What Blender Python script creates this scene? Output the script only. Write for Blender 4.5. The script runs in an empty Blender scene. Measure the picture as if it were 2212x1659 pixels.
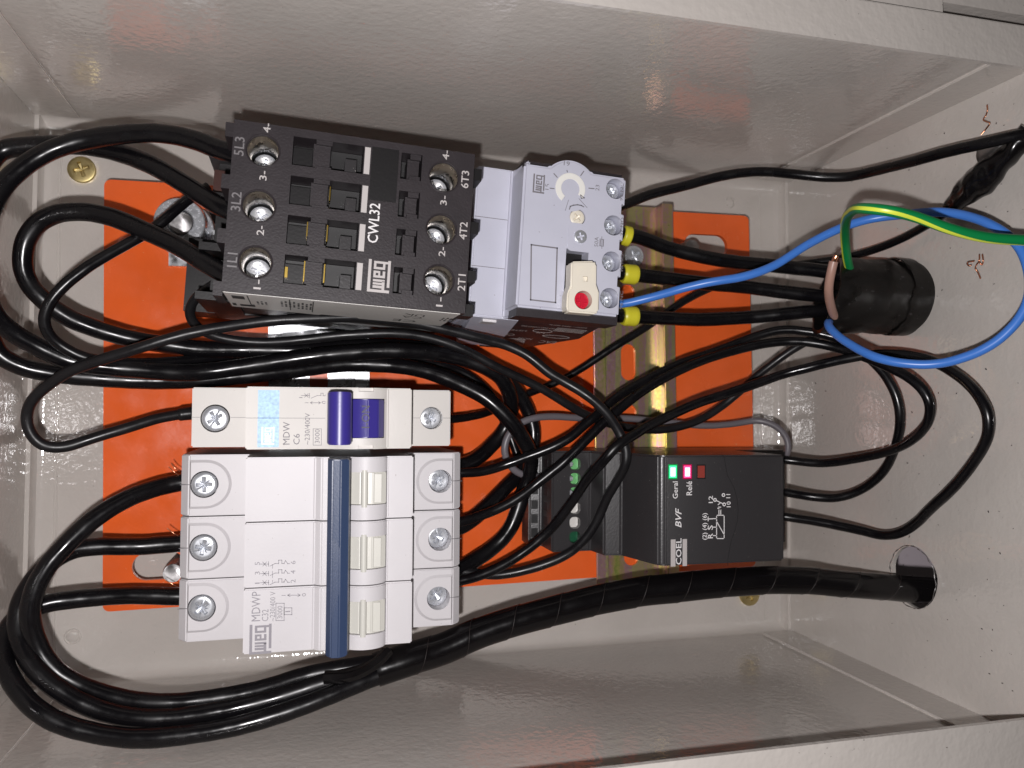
import bpy, bmesh, math, random
from mathutils import Vector, Matrix
random.seed(7)
SC = bpy.context.scene
COL = SC.collection
MM = 0.001

# ------------------------------------------------------------------ camera
# world: x right, y up along the panel, z out of the panel (z = 0 is the face of the orange plate), lengths in metres
CAMR = Matrix(((0.96654528, 0.00351335, -0.25647196),
               (-0.01141054, 0.99950524, -0.02930998),
               (0.2562421, 0.0312559, 0.96610717)))
CAMZ, FPX, IW, IH = 295.0, 1715.48, 2212.0, 1659.0
cam = bpy.data.cameras.new('camera')
cam.sensor_width = 36.0
cam.lens = FPX / IW * 36.0
cam.clip_start, cam.clip_end = 0.005, 20.0
cam.dof.use_dof = True
cam.dof.focus_distance = 0.235
cam.dof.aperture_fstop = 26.0
camo = bpy.data.objects.new('camera', cam)
COL.objects.link(camo)
camo.matrix_world = Matrix.Translation((0, 0, CAMZ * MM)) @ CAMR.to_4x4()
SC.camera = camo

# ------------------------------------------------------------------ world, flash, exposure
wd = bpy.data.worlds.new('World'); SC.world = wd; wd.use_nodes = True
bg = wd.node_tree.nodes['Background']
bg.inputs[0].default_value = (1.0, 0.93, 0.86, 1); bg.inputs[1].default_value = 0.017
fl = bpy.data.lights.new('flash', 'POINT'); fl.energy = 2.75; fl.color = (1.0, 0.965, 0.97); fl.shadow_soft_size = 0.0022
flo = bpy.data.objects.new('flash', fl); COL.objects.link(flo); flo.location = (-0.0076, -0.0128, 0.297)
SC.view_settings.view_transform = 'Standard'; SC.view_settings.look = 'None'
SC.view_settings.exposure = 0.0; SC.view_settings.gamma = 1.0; SC.view_settings.use_curve_mapping = False
SC.render.engine = 'CYCLES'
SC.cycles.use_denoising = True
SC.cycles.max_bounces = 8; SC.cycles.glossy_bounces = 5; SC.cycles.diffuse_bounces = 4
SC.cycles.sample_clamp_indirect = 6.0; SC.cycles.blur_glossy = 0.2

# ------------------------------------------------------------------ measuring helpers (mm)
def P(px, py, z):
    """point of the place at height z (mm) that the photograph shows at px, py"""
    r = CAMR @ Vector((px - IW/2, -(py - IH/2), -FPX))
    t = (CAMZ - z) / -r.z
    return Vector((r.x*t, r.y*t, z))
def PX(px, py, x):
    r = CAMR @ Vector((px - IW/2, -(py - IH/2), -FPX)); t = x / r.x
    return Vector((x, r.y*t, CAMZ + r.z*t))
def zc(x0, y0, s):
    return lambda zx, zy: ((x0 + zx/s)/1.8445, (y0 + zy/s)/1.8445)

# ------------------------------------------------------------------ materials
def _nt(name):
    m = bpy.data.materials.new(name); m.use_nodes = True
    nt = m.node_tree; b = nt.nodes['Principled BSDF']
    return m, nt, b
def mat(name, col, rough=0.5, metal=0.0, bump=None, var=None, spec=0.5, coat=0.0, specks=None, rvar=None):
    """bump = list of (size mm, height mm); var = (size mm, amount); specks = (size mm, threshold, colour)"""
    m, nt, b = _nt(name); N, Lk = nt.nodes, nt.links
    b.inputs['Base Color'].default_value = (*col, 1); b.inputs['Roughness'].default_value = rough
    b.inputs['Metallic'].default_value = metal; b.inputs['Specular IOR Level'].default_value = spec
    b.inputs['Coat Weight'].default_value = coat; b.inputs['Coat Roughness'].default_value = 0.08
    tc = N.new('ShaderNodeTexCoord')
    out = None
    if var:
        n = N.new('ShaderNodeTexNoise'); n.inputs['Scale'].default_value = 1000/var[0]; n.inputs['Detail'].default_value = 5
        Lk.new(tc.outputs['Object'], n.inputs['Vector'])
        mr = N.new('ShaderNodeMapRange'); mr.inputs['From Min'].default_value = .3; mr.inputs['From Max'].default_value = .7
        mr.inputs['To Min'].default_value = 1-var[1]; mr.inputs['To Max'].default_value = 1+var[1]
        Lk.new(n.outputs['Fac'], mr.inputs['Value'])
        mx = N.new('ShaderNodeMix'); mx.data_type = 'RGBA'; mx.blend_type = 'MULTIPLY'; mx.inputs['Factor'].default_value = 1
        mx.inputs[6].default_value = (*col, 1); Lk.new(mr.outputs[0], mx.inputs[7]); out = mx.outputs[2]
    if specks:
        n = N.new('ShaderNodeTexNoise'); n.inputs['Scale'].default_value = 1000/specks[0]; n.inputs['Detail'].default_value = 2
        Lk.new(tc.outputs['Object'], n.inputs['Vector'])
        mr = N.new('ShaderNodeMapRange'); mr.inputs['From Min'].default_value = specks[1]; mr.inputs['From Max'].default_value = specks[1]+.03
        Lk.new(n.outputs['Fac'], mr.inputs['Value'])
        mx = N.new('ShaderNodeMix'); mx.data_type = 'RGBA'
        if out: Lk.new(out, mx.inputs[6])
        else: mx.inputs[6].default_value = (*col, 1)
        mx.inputs[7].default_value = (*specks[2], 1); Lk.new(mr.outputs[0], mx.inputs['Factor']); out = mx.outputs[2]
    if out: Lk.new(out, b.inputs['Base Color'])
    if rvar:
        n = N.new('ShaderNodeTexNoise'); n.inputs['Scale'].default_value = 1000/rvar[0]; n.inputs['Detail'].default_value = 4
        Lk.new(tc.outputs['Object'], n.inputs['Vector'])
        mr = N.new('ShaderNodeMapRange'); mr.inputs['From Min'].default_value = .3; mr.inputs['From Max'].default_value = .7
        mr.inputs['To Min'].default_value = rvar[1]; mr.inputs['To Max'].default_value = rvar[2]
        Lk.new(n.outputs['Fac'], mr.inputs['Value']); Lk.new(mr.outputs[0], b.inputs['Roughness'])
    if bump:
        prev = None
        for size, hgt in bump:
            n = N.new('ShaderNodeTexNoise'); n.inputs['Scale'].default_value = 1000/size; n.inputs['Detail'].default_value = 1.5
            Lk.new(tc.outputs['Object'], n.inputs['Vector'])
            bp = N.new('ShaderNodeBump'); bp.inputs['Strength'].default_value = 1.0; bp.inputs['Distance'].default_value = hgt*MM
            Lk.new(n.outputs['Fac'], bp.inputs['Height'])
            if prev: Lk.new(prev, bp.inputs['Normal'])
            prev = bp.outputs['Normal']
        Lk.new(prev, b.inputs['Normal'])
    return m
def emat(name, col, e, strength):
    m, nt, b = _nt(name); b.inputs['Base Color'].default_value = (*col, 1); b.inputs['Roughness'].default_value = .25
    b.inputs['Emission Color'].default_value = (*e, 1); b.inputs['Emission Strength'].default_value = strength
    return m
def zinc_yellow():
    m, nt, b = _nt('yellow_zinc'); N, Lk = nt.nodes, nt.links
    tc = N.new('ShaderNodeTexCoord'); mp = N.new('ShaderNodeMapping'); mp.inputs['Scale'].default_value = (190, 9, 190)
    Lk.new(tc.outputs['Object'], mp.inputs['Vector'])
    n = N.new('ShaderNodeTexNoise'); n.inputs['Scale'].default_value = 1.0; n.inputs['Detail'].default_value = 4; n.inputs['Distortion'].default_value = .4
    Lk.new(mp.outputs[0], n.inputs['Vector'])
    n2 = N.new('ShaderNodeTexNoise'); n2.inputs['Scale'].default_value = 900; n2.inputs['Detail'].default_value = 4
    Lk.new(tc.outputs['Object'], n2.inputs['Vector'])
    ad = N.new('ShaderNodeMath'); ad.operation = 'MULTIPLY_ADD'; ad.inputs[1].default_value = .22; Lk.new(n2.outputs['Fac'], ad.inputs[0]); Lk.new(n.outputs['Fac'], ad.inputs[2])
    cr = N.new('ShaderNodeValToRGB'); el = cr.color_ramp.elements
    el[0].position = .36; el[0].color = (.22, .40, .08, 1); el[1].position = .86; el[1].color = (.28, .38, .17, 1)
    for p, c in ((.46, (.50, .47, .15)), (.55, (.54, .37, .25)), (.61, (.52, .30, .36)), (.68, (.50, .47, .20)), (.76, (.54, .42, .26))):
        e = el.new(p); e.color = (*c, 1)
    Lk.new(ad.outputs[0], cr.inputs[0]); Lk.new(cr.outputs[0], b.inputs['Base Color'])
    b.inputs['Metallic'].default_value = .8
    mr = N.new('ShaderNodeMapRange'); mr.inputs['To Min'].default_value = .2; mr.inputs['To Max'].default_value = .48
    Lk.new(n2.outputs['Fac'], mr.inputs['Value']); Lk.new(mr.outputs[0], b.inputs['Roughness'])
    return m
PEEL = [(2.1, .145), (1.0, .03), (9.0, .06)]
M = dict(
    paint=mat('beige_grey_enamel', (.525, .488, .452), .07, spec=1.0, bump=PEEL, var=(30, .05), specks=(1.1, .76, (.2, .18, .16))),
    orange=mat('orange_enamel', (.74, .118, .024), .13, bump=[(2.2, .03), (9, .08)], var=(26, .09), specks=(1.3, .735, (.72, .30, .17)), rvar=(12, .1, .3)),
    black_tex=mat('black_moulded_plastic', (.023, .0185, .021), .48, spec=.34, bump=[(.6, .05)], var=(6, .15), specks=(.5, .66, (.034, .029, .031))),
    black_smooth=mat('black_smooth_plastic', (.008, .0072, .0078), .42, spec=.35, bump=[(.7, .02)]),
    brown_dark=mat('dark_body_plastic', (.03, .022, .02), .5, bump=[(.6, .03)]),
    relay=mat('anthracite_relay_plastic', (.030, .028, .0295), .32, spec=.5, bump=[(.6, .03)], specks=(.5, .74, (.3, .28, .26))),
    white=mat('white_breaker_plastic', (.575, .555, .568), .46, spec=.4, bump=[(.7, .015)], var=(22, .035), specks=(.7, .765, (.26, .22, .2))),
    white1=mat('ivory_breaker_plastic', (.57, .545, .515), .46, spec=.4, bump=[(.7, .015)], var=(22, .035), specks=(.7, .77, (.26, .22, .2))),
    ivory=mat('ivory_insert', (.57, .56, .51), .38),
    grey_pl=mat('pale_grey_plastic', (.485, .49, .57), .4, bump=[(.6, .012)], var=(9, .03), specks=(.8, .77, (.1, .08, .07))),
    cream=mat('cream_plastic', (.70, .65, .55), .4), dialw=mat('dial_white', (.74, .73, .69), .4), recess=mat('screw_recess_shade', (.16, .165, .17), .45, .6),
    navy=mat('slate_blue_plastic', (.03, .05, .108), .38, bump=[(.5, .02)]),
    violet=mat('violet_blue_plastic', (.035, .025, .21), .35, bump=[(.8, .012)]),
    red=mat('red_plastic', (.50, .008, .03), .35),
    pvc=mat('black_pvc', (.0042, .0038, .0046), .2, bump=[(3.0, .05)], rvar=(7, .14, .38), spec=.38, specks=(.9, .735, (.03, .028, .028))),
    pvc_dull=mat('dull_black_pvc', (.008, .0075, .0085), .34, bump=[(1.0, .02)], rvar=(5, .26, .48), spec=.36),
    pvc_grey=mat('grey_pvc', (.13, .118, .13), .4),
    pvc_blue=mat('blue_pvc', (.05, .18, .58), .34),
    pvc_green=mat('green_pvc', (.004, .19, .05), .34),
    pvc_yellow=mat('yellow_stripe', (.62, .70, .06), .36),
    pvc_brown=mat('brown_pink_pvc', (.36, .21, .165), .4),
    ferrule=mat('yellow_ferrule', (.60, .55, .03), .38),
    tape=mat('black_tape', (.004, .0034, .0038), .2, spec=.4, bump=[(9, .05), (1.5, .008)], rvar=(6, .14, .26)),
    sleeve=mat('scuffed_black_sleeve', (.005, .0042, .0038), .34, spec=.36, bump=[(7, .2), (1.4, .025)], specks=(1.6, .70, (.035, .032, .034)), rvar=(5, .24, .5)),
    zinc=mat('zinc_plate', (.66, .68, .72), .26, .68, bump=[(1.0, .03)], rvar=(1.5, .14, .34), spec=.8),
    zinc_dull=mat('dull_zinc', (.40, .39, .39), .4, 1.0, bump=[(1.0, .03)], rvar=(2, .3, .5)),
    nickel=mat('nickel_tube', (.52, .49, .45), .3, 1.0, rvar=(3, .22, .4)),
    galv=mat('galvanised_steel', (.52, .53, .55), .3, 1.0, bump=[(2.0, .03)], rvar=(4, .18, .45)),
    yzinc=zinc_yellow(),
    gold=mat('gold_passivated', (.56, .46, .22), .34, 1.0, var=(4, .25), rvar=(2, .25, .5)),
    brass=mat('brass', (.75, .52, .12), .25, 1.0),
    copper=mat('copper', (.78, .34, .2), .28, 1.0),
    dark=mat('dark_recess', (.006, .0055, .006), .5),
    ink=mat('grey_print', (.17, .16, .175), .6),
    ink_pale=mat('pale_grey_print', (.26, .245, .27), .6),
    ink_black=mat('black_print', (.03, .03, .03), .6),
    ink_white=mat('white_print', (.72, .70, .70), .5),
    ink_silver=mat('silver_print', (.45, .42, .41), .5),
    emboss=mat('embossed_grey', (.15, .14, .145), .5),
    sticker=mat('white_sticker', (.62, .60, .57), .45),
    lightblue=mat('sky_blue_print', (.30, .50, .72), .45, bump=[(.5, .03)], var=(.9, .25)),
    led_g=emat('green_led', (.1, .5, .25), (.02, 1.0, .33), 1.1), rim_g=emat('green_lamp_edge', (.0, .12, .03), (.0, .5, .10), .5), rim_r=emat('red_lamp_edge', (.12, .0, .02), (.6, .0, .10), .5),
    led_r=emat('red_led', (.5, .1, .15), (1.0, .03, .22), 1.3),
    core_g=emat('green_lamp_core', (.5, .6, .5), (.55, 1.0, .85), 2.4), core_r=emat('red_lamp_core', (.6, .5, .5), (1.0, .62, .85), 2.2),
    led_o=mat('unlit_led', (.26, .045, .035), .2),
    term_g=mat('green_terminal', (.14, .42, .15), .4),
    term_dg=mat('dark_green_terminal', (.005, .07, .03), .35),
    bench=mat('pale_lilac_bench', (.60, .53, .57), .5),
)

# ------------------------------------------------------------------ mesh helpers (all input in mm)
def fin(name, bm, m, parent=None, smooth=35, **props):
    bmesh.ops.recalc_face_normals(bm, faces=bm.faces)
    for v in bm.verts: v.co *= MM
    me = bpy.data.meshes.new(name); bm.to_mesh(me); bm.free()
    return fin_me(name, me, m, parent, smooth, **props)
def fin_me(name, me, m, parent=None, smooth=35, **props):
    if smooth:
        for p in me.polygons: p.use_smooth = True
        me.set_sharp_from_angle(angle=math.radians(smooth))
    me.materials.clear(); me.materials.append(M[m] if isinstance(m, str) else m)
    o = bpy.data.objects.new(name, me); COL.objects.link(o)
    if parent: o.parent = parent
    for k, v in props.items(): o[k] = v
    return o
def bev(bm, w, seg=2, edges=None):
    es = edges if edges is not None else [e for e in bm.edges if len(e.link_faces) == 2 and e.calc_face_angle(0) > .5]
    bmesh.ops.bevel(bm, geom=es, offset=w, segments=seg, affect='EDGES', clamp_overlap=True)
def add_box(bm, x0, x1, y0, y1, z0, z1):
    vs = [bm.verts.new((x, y, z)) for z in (z0, z1) for y in (y0, y1) for x in (x0, x1)]
    for f in ((0, 2, 3, 1), (4, 5, 7, 6), (0, 1, 5, 4), (2, 6, 7, 3), (0, 4, 6, 2), (1, 3, 7, 5)):
        bm.faces.new([vs[i] for i in f])
def box_bm(x0, x1, y0, y1, z0, z1, b=0, seg=2):
    bm = bmesh.new(); add_box(bm, x0, x1, y0, y1, z0, z1)
    if b: bev(bm, b, seg)
    return bm
def add_prism(bm, poly, z0, z1, axis='z'):
    """polygon in (a,b) pushed along axis; axis z: (x,y); y: (x,z); x: (y,z)"""
    def mk(a, b, c): return {'z': (a, b, c), 'y': (a, c, b), 'x': (c, a, b)}[axis]
    lo = [bm.verts.new(mk(a, b, z0)) for a, b in poly]; hi = [bm.verts.new(mk(a, b, z1)) for a, b in poly]
    n = len(poly)
    bm.faces.new(lo); bm.faces.new(hi)
    for i in range(n): bm.faces.new((lo[i], lo[(i+1) % n], hi[(i+1) % n], hi[i]))
def prism_bm(poly, z0, z1, axis='z', b=0, seg=2):
    bm = bmesh.new(); add_prism(bm, poly, z0, z1, axis)
    bmesh.ops.recalc_face_normals(bm, faces=bm.faces)
    if b: bev(bm, b, seg)
    return bm
def circ(cx, cy, r, n=32, a0=0, a1=2*math.pi):
    full = abs(a1-a0-2*math.pi) < 1e-6
    k = n if full else n+1
    return [(cx+r*math.cos(a0+(a1-a0)*i/n), cy+r*math.sin(a0+(a1-a0)*i/n)) for i in range(k)]
def obround(x0, x1, y0, y1, n=12):
    if x1-x0 >= y1-y0:
        r = (y1-y0)/2; cy = (y0+y1)/2
        return circ(x1-r, cy, r, n, -math.pi/2, math.pi/2) + circ(x0+r, cy, r, n, math.pi/2, 1.5*math.pi)
    r = (x1-x0)/2; cx = (x0+x1)/2
    return circ(cx, y1-r, r, n, 0, math.pi) + circ(cx, y0+r, r, n, math.pi, 2*math.pi)
def rrect(x0, x1, y0, y1, r, n=6):
    pts = []
    for cx, cy, a in ((x1-r, y1-r, 0), (x0+r, y1-r, .5), (x0+r, y0+r, 1), (x1-r, y0+r, 1.5)):
        pts += circ(cx, cy, r, n, a*math.pi, (a+.5)*math.pi)
    return pts
def lathe_bm(prof, n=32, cx=0, cy=0):
    bm = bmesh.new(); rings = []
    for r, z in prof:
        rings.append([bm.verts.new((cx+r*math.cos(2*math.pi*i/n), cy+r*math.sin(2*math.pi*i/n), z)) for i in range(n)] if r > 1e-6 else [bm.verts.new((cx, cy, z))])
    for a, b in zip(rings, rings[1:]):
        for i in range(n):
            j = (i+1) % n
            if len(a) > 1 and len(b) > 1: bm.faces.new((a[i], a[j], b[j], b[i]))
            elif len(a) > 1: bm.faces.new((a[i], a[j], b[0]))
            elif len(b) > 1: bm.faces.new((a[0], b[j], b[i]))
    return bm
def cut(o, bm, smooth=35):
    """remove the solids in bm (mm, same local frame) from mesh object o"""
    bmesh.ops.recalc_face_normals(bm, faces=bm.faces)
    for v in bm.verts: v.co *= MM
    me = bpy.data.meshes.new('cutter'); bm.to_mesh(me); bm.free()
    c = bpy.data.objects.new('cutter', me); COL.objects.link(c); c.parent = o
    md = o.modifiers.new('cut', 'BOOLEAN'); md.operation = 'DIFFERENCE'; md.object = c; md.solver = 'EXACT'
    bpy.context.view_layer.update()
    dg = bpy.context.evaluated_depsgraph_get()
    new = bpy.data.meshes.new_from_object(o.evaluated_get(dg))
    o.modifiers.clear(); old = o.data; o.data = new
    if smooth:
        for p in new.polygons: p.use_smooth = True
        new.set_sharp_from_angle(angle=math.radians(smooth))
    bpy.data.meshes.remove(old); bpy.data.objects.remove(c); bpy.data.meshes.remove(me)
    return o
def thing(name, label, cat, loc=(0, 0, 0), rz=0, group=None):
    o = bpy.data.objects.new(name, None); COL.objects.link(o); o.empty_display_size = .01
    o.location = Vector(loc)*MM; o.rotation_euler = (0, 0, math.radians(rz))
    o['label'] = label; o['category'] = cat
    if group: o['group'] = group
    return o
def tag(o, label, cat, group=None):
    o['label'] = label; o['category'] = cat
    if group: o['group'] = group
    return o

class Dev:
    """a device standing on the plate: its frame, and lookups in it"""
    def __init__(s, name, label, cat, cx, cy, rz):
        s.o = thing(name, label, cat, (cx, cy, 0), rz); s.c = Vector((cx, cy)); s.a = math.radians(rz)
    def L(s, px, py, z):
        p = P(px, py, z); d = Vector((p.x, p.y)) - s.c; c, n = math.cos(s.a), math.sin(s.a)
        return (d.x*c + d.y*n, -d.x*n + d.y*c)
    def text(s, txt, px, py, z, h, ln, m='ink', ang=90, parent=None, shear=0, name='printed_text', t=.04):
        x, y = s.L(px, py, z)
        return text_obj(txt, s.o if parent is None else parent, x, y, z, h, ln, m, ang, shear, name, t)
    def strokes(s, polys, z, w, m='ink', name='printed_symbol', t=.04):
        bm = bmesh.new()
        for poly in polys: add_stroke(bm, [s.L(a, b, z) for a, b in poly], w, z, t)
        return fin(name, bm, m, s.o, 0)
def add_stroke(bm, pts, w, z, t):
    for (x0, y0), (x1, y1) in zip(pts, pts[1:]):
        d = Vector((x1-x0, y1-y0))
        if d.length < 1e-6: continue
        d.normalize(); nx, ny = -d.y*w/2, d.x*w/2; ex, ey = d.x*w/2, d.y*w/2
        add_prism(bm, [(x0-ex+nx, y0-ey+ny), (x0-ex-nx, y0-ey-ny), (x1+ex-nx, y1+ey-ny), (x1+ex+nx, y1+ey+ny)], z, z+t)
TEXT_CACHE = {}
def text_mesh(txt, shear, bold=0):
    key = (txt, shear, bold)
    if key in TEXT_CACHE: return TEXT_CACHE[key]
    cu = bpy.data.curves.new('t', 'FONT'); cu.body = txt; cu.size = 1.0; cu.shear = shear; cu.resolution_u = 2; cu.offset = bold
    ob = bpy.data.objects.new('t', cu); COL.objects.link(ob)
    bpy.context.view_layer.update()
    me = bpy.data.meshes.new_from_object(ob.evaluated_get(bpy.context.evaluated_depsgraph_get()))
    vs = [v.co.copy() for v in me.vertices]; fs = [tuple(p.vertices) for p in me.polygons]
    bpy.data.objects.remove(ob); bpy.data.curves.remove(cu); bpy.data.meshes.remove(me)
    x0 = min(v.x for v in vs); x1 = max(v.x for v in vs); y1 = max(v.y for v in vs); y0 = min(v.y for v in vs)
    TEXT_CACHE[key] = (vs, fs, x0, x1, min(y0, 0) if False else 0, y1, y0)
    return TEXT_CACHE[key]
def text_obj(txt, parent, x, y, z, h, ln, m='ink', ang=90, shear=0, name='printed_text', t=.04, frame=None):
    vs, fs, x0, x1, yb, y1, ymin = text_mesh(txt, shear, .009 if m in ('ink_white', 'ink_silver', 'emboss') else 0)
    sx = ln/(x1-x0); base = ymin if ymin > .02 else 0
    sy = h/max(y1-base, .2) if base == 0 else sx
    ca, sa = math.cos(math.radians(ang)), math.sin(math.radians(ang))
    co = []
    for v in vs:
        u, w = (v.x-x0)*sx, v.y*sy
        if frame: p = frame(x+u*ca-w*sa, y+u*sa+w*ca, z+t)
        else: p = (x+u*ca-w*sa, y+u*sa+w*ca, z+t)
        co.append([c*MM for c in p])
    me = bpy.data.meshes.new(name); me.from_pydata(co, [], fs); me.update()
    return fin_me(name, me, m, parent, 0)
def logo(dev, px, py, z, ln, h, m, t=.05):
    """framed three-letter block lettering, reading upwards, starting at px, py (its lower left when read)"""
    x, y = dev.L(px, py, z)
    R = [(0, 10, 5.75, 6.6), (0, .85, 0, 5.75), (1.7, 10, 0, .8),                        # frame
         (.85, 3.5, 1.5, 2.3), (1.3, 2.1, 2.3, 5.0), (2.35, 3.0, 2.3, 5.0), (3.3, 4.0, 1.5, 5.0),   # w
         (4.5, 6.6, 1.5, 2.25), (4.5, 5.2, 2.25, 5.0), (5.2, 6.6, 4.3, 5.0), (5.95, 6.6, 3.0, 4.3), (5.2, 5.95, 3.0, 3.55),  # e
         (7.1, 9.6, 4.3, 5.0), (7.1, 7.8, 1.6, 4.3), (7.8, 8.9, 1.6, 2.3), (8.9, 9.6, .8, 4.3)]       # g
    bm = bmesh.new(); k, q = ln/10, h/6.6
    for u0, u1, v0, v1 in R:
        add_prism(bm, [(x-v0*q, y+u0*k), (x-v0*q, y+u1*k), (x-v1*q, y+u1*k), (x-v1*q, y+u0*k)], z, z+t)
    return fin('printed_logo', bm, m, dev.o, 0)

# ---- screws: one mesh for each kind
def screw_mesh(kind):
    """round head with a cross recess, unit radius"""
    n = 120; l, w = (.62, .155) if kind == 'pozi' else (.58, .14)
    def rc(t):
        d = (t+math.pi/4) % (math.pi/2) - math.pi/4
        r = min(l/math.cos(d), w/max(abs(math.sin(d)), 1e-4))
        if kind == 'pozi':
            e = t % (math.pi/2) - math.pi/4
            if abs(e) < .11: r = max(r, .52-abs(e)*1.5)
        return r
    bm = bmesh.new(); ts = [2*math.pi*i/n for i in range(n)]
    def ring(f, z): return [bm.verts.new((f(t)*math.cos(t), f(t)*math.sin(t), z)) for t in ts]
    notch = (lambda t: -.10 if kind == 'pozi' and abs(math.sin(t-.6)) < .085 else 0.0)
    R = [ring(lambda t: .97, -1.1), ring(lambda t: 1.0, -.14), ring(lambda t: .96, -.05), ring(lambda t: .88, 0)]
    mid = [bm.verts.new(((.66)*math.cos(t), .66*math.sin(t), .02)) for t in ts]
    R.append(mid)
    for rg in R[1:]:
        for v, t in zip(rg, ts): v.co.z += notch(t)
    R += [ring(rc, .02), ring(lambda t: rc(t)*.86, -.32)]
    for q, (a, b) in enumerate(zip(R, R[1:])):
        for i in range(n):
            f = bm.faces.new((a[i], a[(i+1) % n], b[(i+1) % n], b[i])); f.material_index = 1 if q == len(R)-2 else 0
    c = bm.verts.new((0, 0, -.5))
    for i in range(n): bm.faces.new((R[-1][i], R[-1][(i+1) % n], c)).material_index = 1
    bm.faces.new(R[0][::-1])
    o = fin('screw', bm, 'zinc', None, 30)
    me = o.data; me.materials.append(M['recess']); bpy.data.objects.remove(o)  # darker tone on the cross faces paints in the shade of the recess
    return me
SM = {}
def screw(name, parent, x, y, z, r, kind='pozi', m='zinc', rot=None, zs=None):
    if kind not in SM: SM[kind] = screw_mesh(kind)
    key = (kind, m)
    if key not in SM:
        me = SM[kind].copy(); me.materials[0] = M[m]; SM[key] = me
        if m in ('gold', 'cream'): me.materials[1] = M[m]
    o = bpy.data.objects.new(name, SM[key]); COL.objects.link(o); o.parent = parent
    o.location = (x*MM, y*MM, z*MM); s = r   # mesh is in mm already scaled by MM
    o.scale = (s, s, zs or s); o.rotation_euler = (0, 0, math.radians(rot if rot is not None else random.uniform(0, 90)))
    return o

# ---- tubes (cables)
def spline(pts, step=.8, it=3):
    pts = [Vector(p) for p in pts]
    ext = [pts[0]*2-pts[1]] + pts + [pts[-1]*2-pts[-2]]
    out = []
    for i in range(1, len(ext)-2):
        p0, p1, p2, p3 = ext[i-1:i+3]
        t0 = 0; t1 = t0+max((p1-p0).length, .01)**.5; t2 = t1+max((p2-p1).length, .01)**.5; t3 = t2+max((p3-p2).length, .01)**.5
        n = max(2, int((p2-p1).length/step))
        for k in range(n):
            t = t1+(t2-t1)*k/n
            a1 = p0*((t1-t)/(t1-t0))+p1*((t-t0)/(t1-t0)); a2 = p1*((t2-t)/(t2-t1))+p2*((t-t1)/(t2-t1)); a3 = p2*((t3-t)/(t3-t2))+p3*((t-t2)/(t3-t2))
            b1 = a1*((t2-t)/(t2-t0))+a2*((t-t0)/(t2-t0)); b2 = a2*((t3-t)/(t3-t1))+a3*((t-t1)/(t3-t1))
            out.append(b1*((t2-t)/(t2-t1))+b2*((t-t1)/(t2-t1)))
    out.append(pts[-1])
    for _ in range(it*4):
        out = [out[0]] + [(out[i-1]+out[i]*2+out[i+1])/4 for i in range(1, len(out)-1)] + [out[-1]]
    return out
def frames(pl):
    fr = []; n = None
    for i, p in enumerate(pl):
        t = (pl[min(i+1, len(pl)-1)]-pl[max(i-1, 0)]).normalized()
        if n is None:
            n = Vector((0, 0, 1)); n = (n-t*n.dot(t))
            if n.length < .1: n = Vector((1, 0, 0))-t*t.x
        n = (n-t*n.dot(t)).normalized()
        fr.append((p, t, n, t.cross(n)))
    return fr
def tube_bm(pl, r, ns=16, rf=None, caps=True):
    bm = bmesh.new(); fr = frames(pl); rings = []; s = 0
    for i, (p, t, n, b) in enumerate(fr):
        if i: s += (p-fr[i-1][0]).length
        ring = []
        for k in range(ns):
            a = 2*math.pi*k/ns
            rr = rf(s, a) if rf else r
            ring.append(bm.verts.new(p+(n*math.cos(a)+b*math.sin(a))*rr))
        rings.append(ring)
    for a, b in zip(rings, rings[1:]):
        for k in range(ns): bm.faces.new((a[k], a[(k+1) % ns], b[(k+1) % ns], b[k]))
    if caps:
        bm.faces.new(rings[0]); bm.faces.new(rings[-1][::-1])
    return bm
def pts3(lst): return [P(*p) for p in lst]
def cable(name, label, lst, r, m='pvc', ns=18, group=None, it=3):
    pl = spline(pts3(lst), it=it)
    ph = [random.uniform(0, 6.28) for _ in range(6)]
    for i in range(4, len(pl)-4):
        w = min(1, (i-4)/20, (len(pl)-5-i)/20)
        pl[i] = pl[i]+Vector([w*(.05*math.sin(i*.2+ph[k])+.13*math.sin(i*.075+ph[k+3])) for k in range(3)])
    o = fin(name, tube_bm(pl, r, ns, lambda s_, a: r*(1+.014*math.sin(s_*.21+a*2+r)+.008*math.sin(s_*.9+a))), m, None, 60)
    tag(o, label, 'cable', group or {'power_cable': 'thick black power cables', 'control_cable': 'thin control cables', 'motor_cable': 'black motor cables with yellow ferrules'}.get(name))
    return o, pl
def collar(name, parent, a, b, r0, r1, m, ns=24):
    """short round sleeve from a to b"""
    a, b = Vector(a), Vector(b)
    pl = [a.lerp(b, k/8) for k in range(9)]; L = (b-a).length
    def rf(s, ang):
        u = s/L
        return r0+(r1-r0)*u - (.35 if u < .001 or u > .999 else 0)
    return fin(name, tube_bm(pl, r0, ns, rf), m, parent, 50)

# =================================================================== the bench under the box
o = fin('workbench_surface', box_bm(-1200, 1400, -1200, 1300, -40, -21.5), 'bench'); o['kind'] = 'structure'

# =================================================================== enclosure
BX, BY, BROT = 58.5, 2.6, -1.0
X0, X1, Y0, Y1, ZB, ZF = -150, 150, -99.5, 99.5, -18, 117.0
box = thing('enclosure_box', 'open beige-grey sheet steel enclosure box around all the devices', 'enclosure', (BX, BY, 0), BROT)
class _B(Dev):
    def __init__(s): s.o = box; s.c = Vector((BX, BY)); s.a = math.radians(BROT)
B = _B()
def BL(px, py, z=ZB): return B.L(px, py, z)
TH = 1.4
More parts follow.
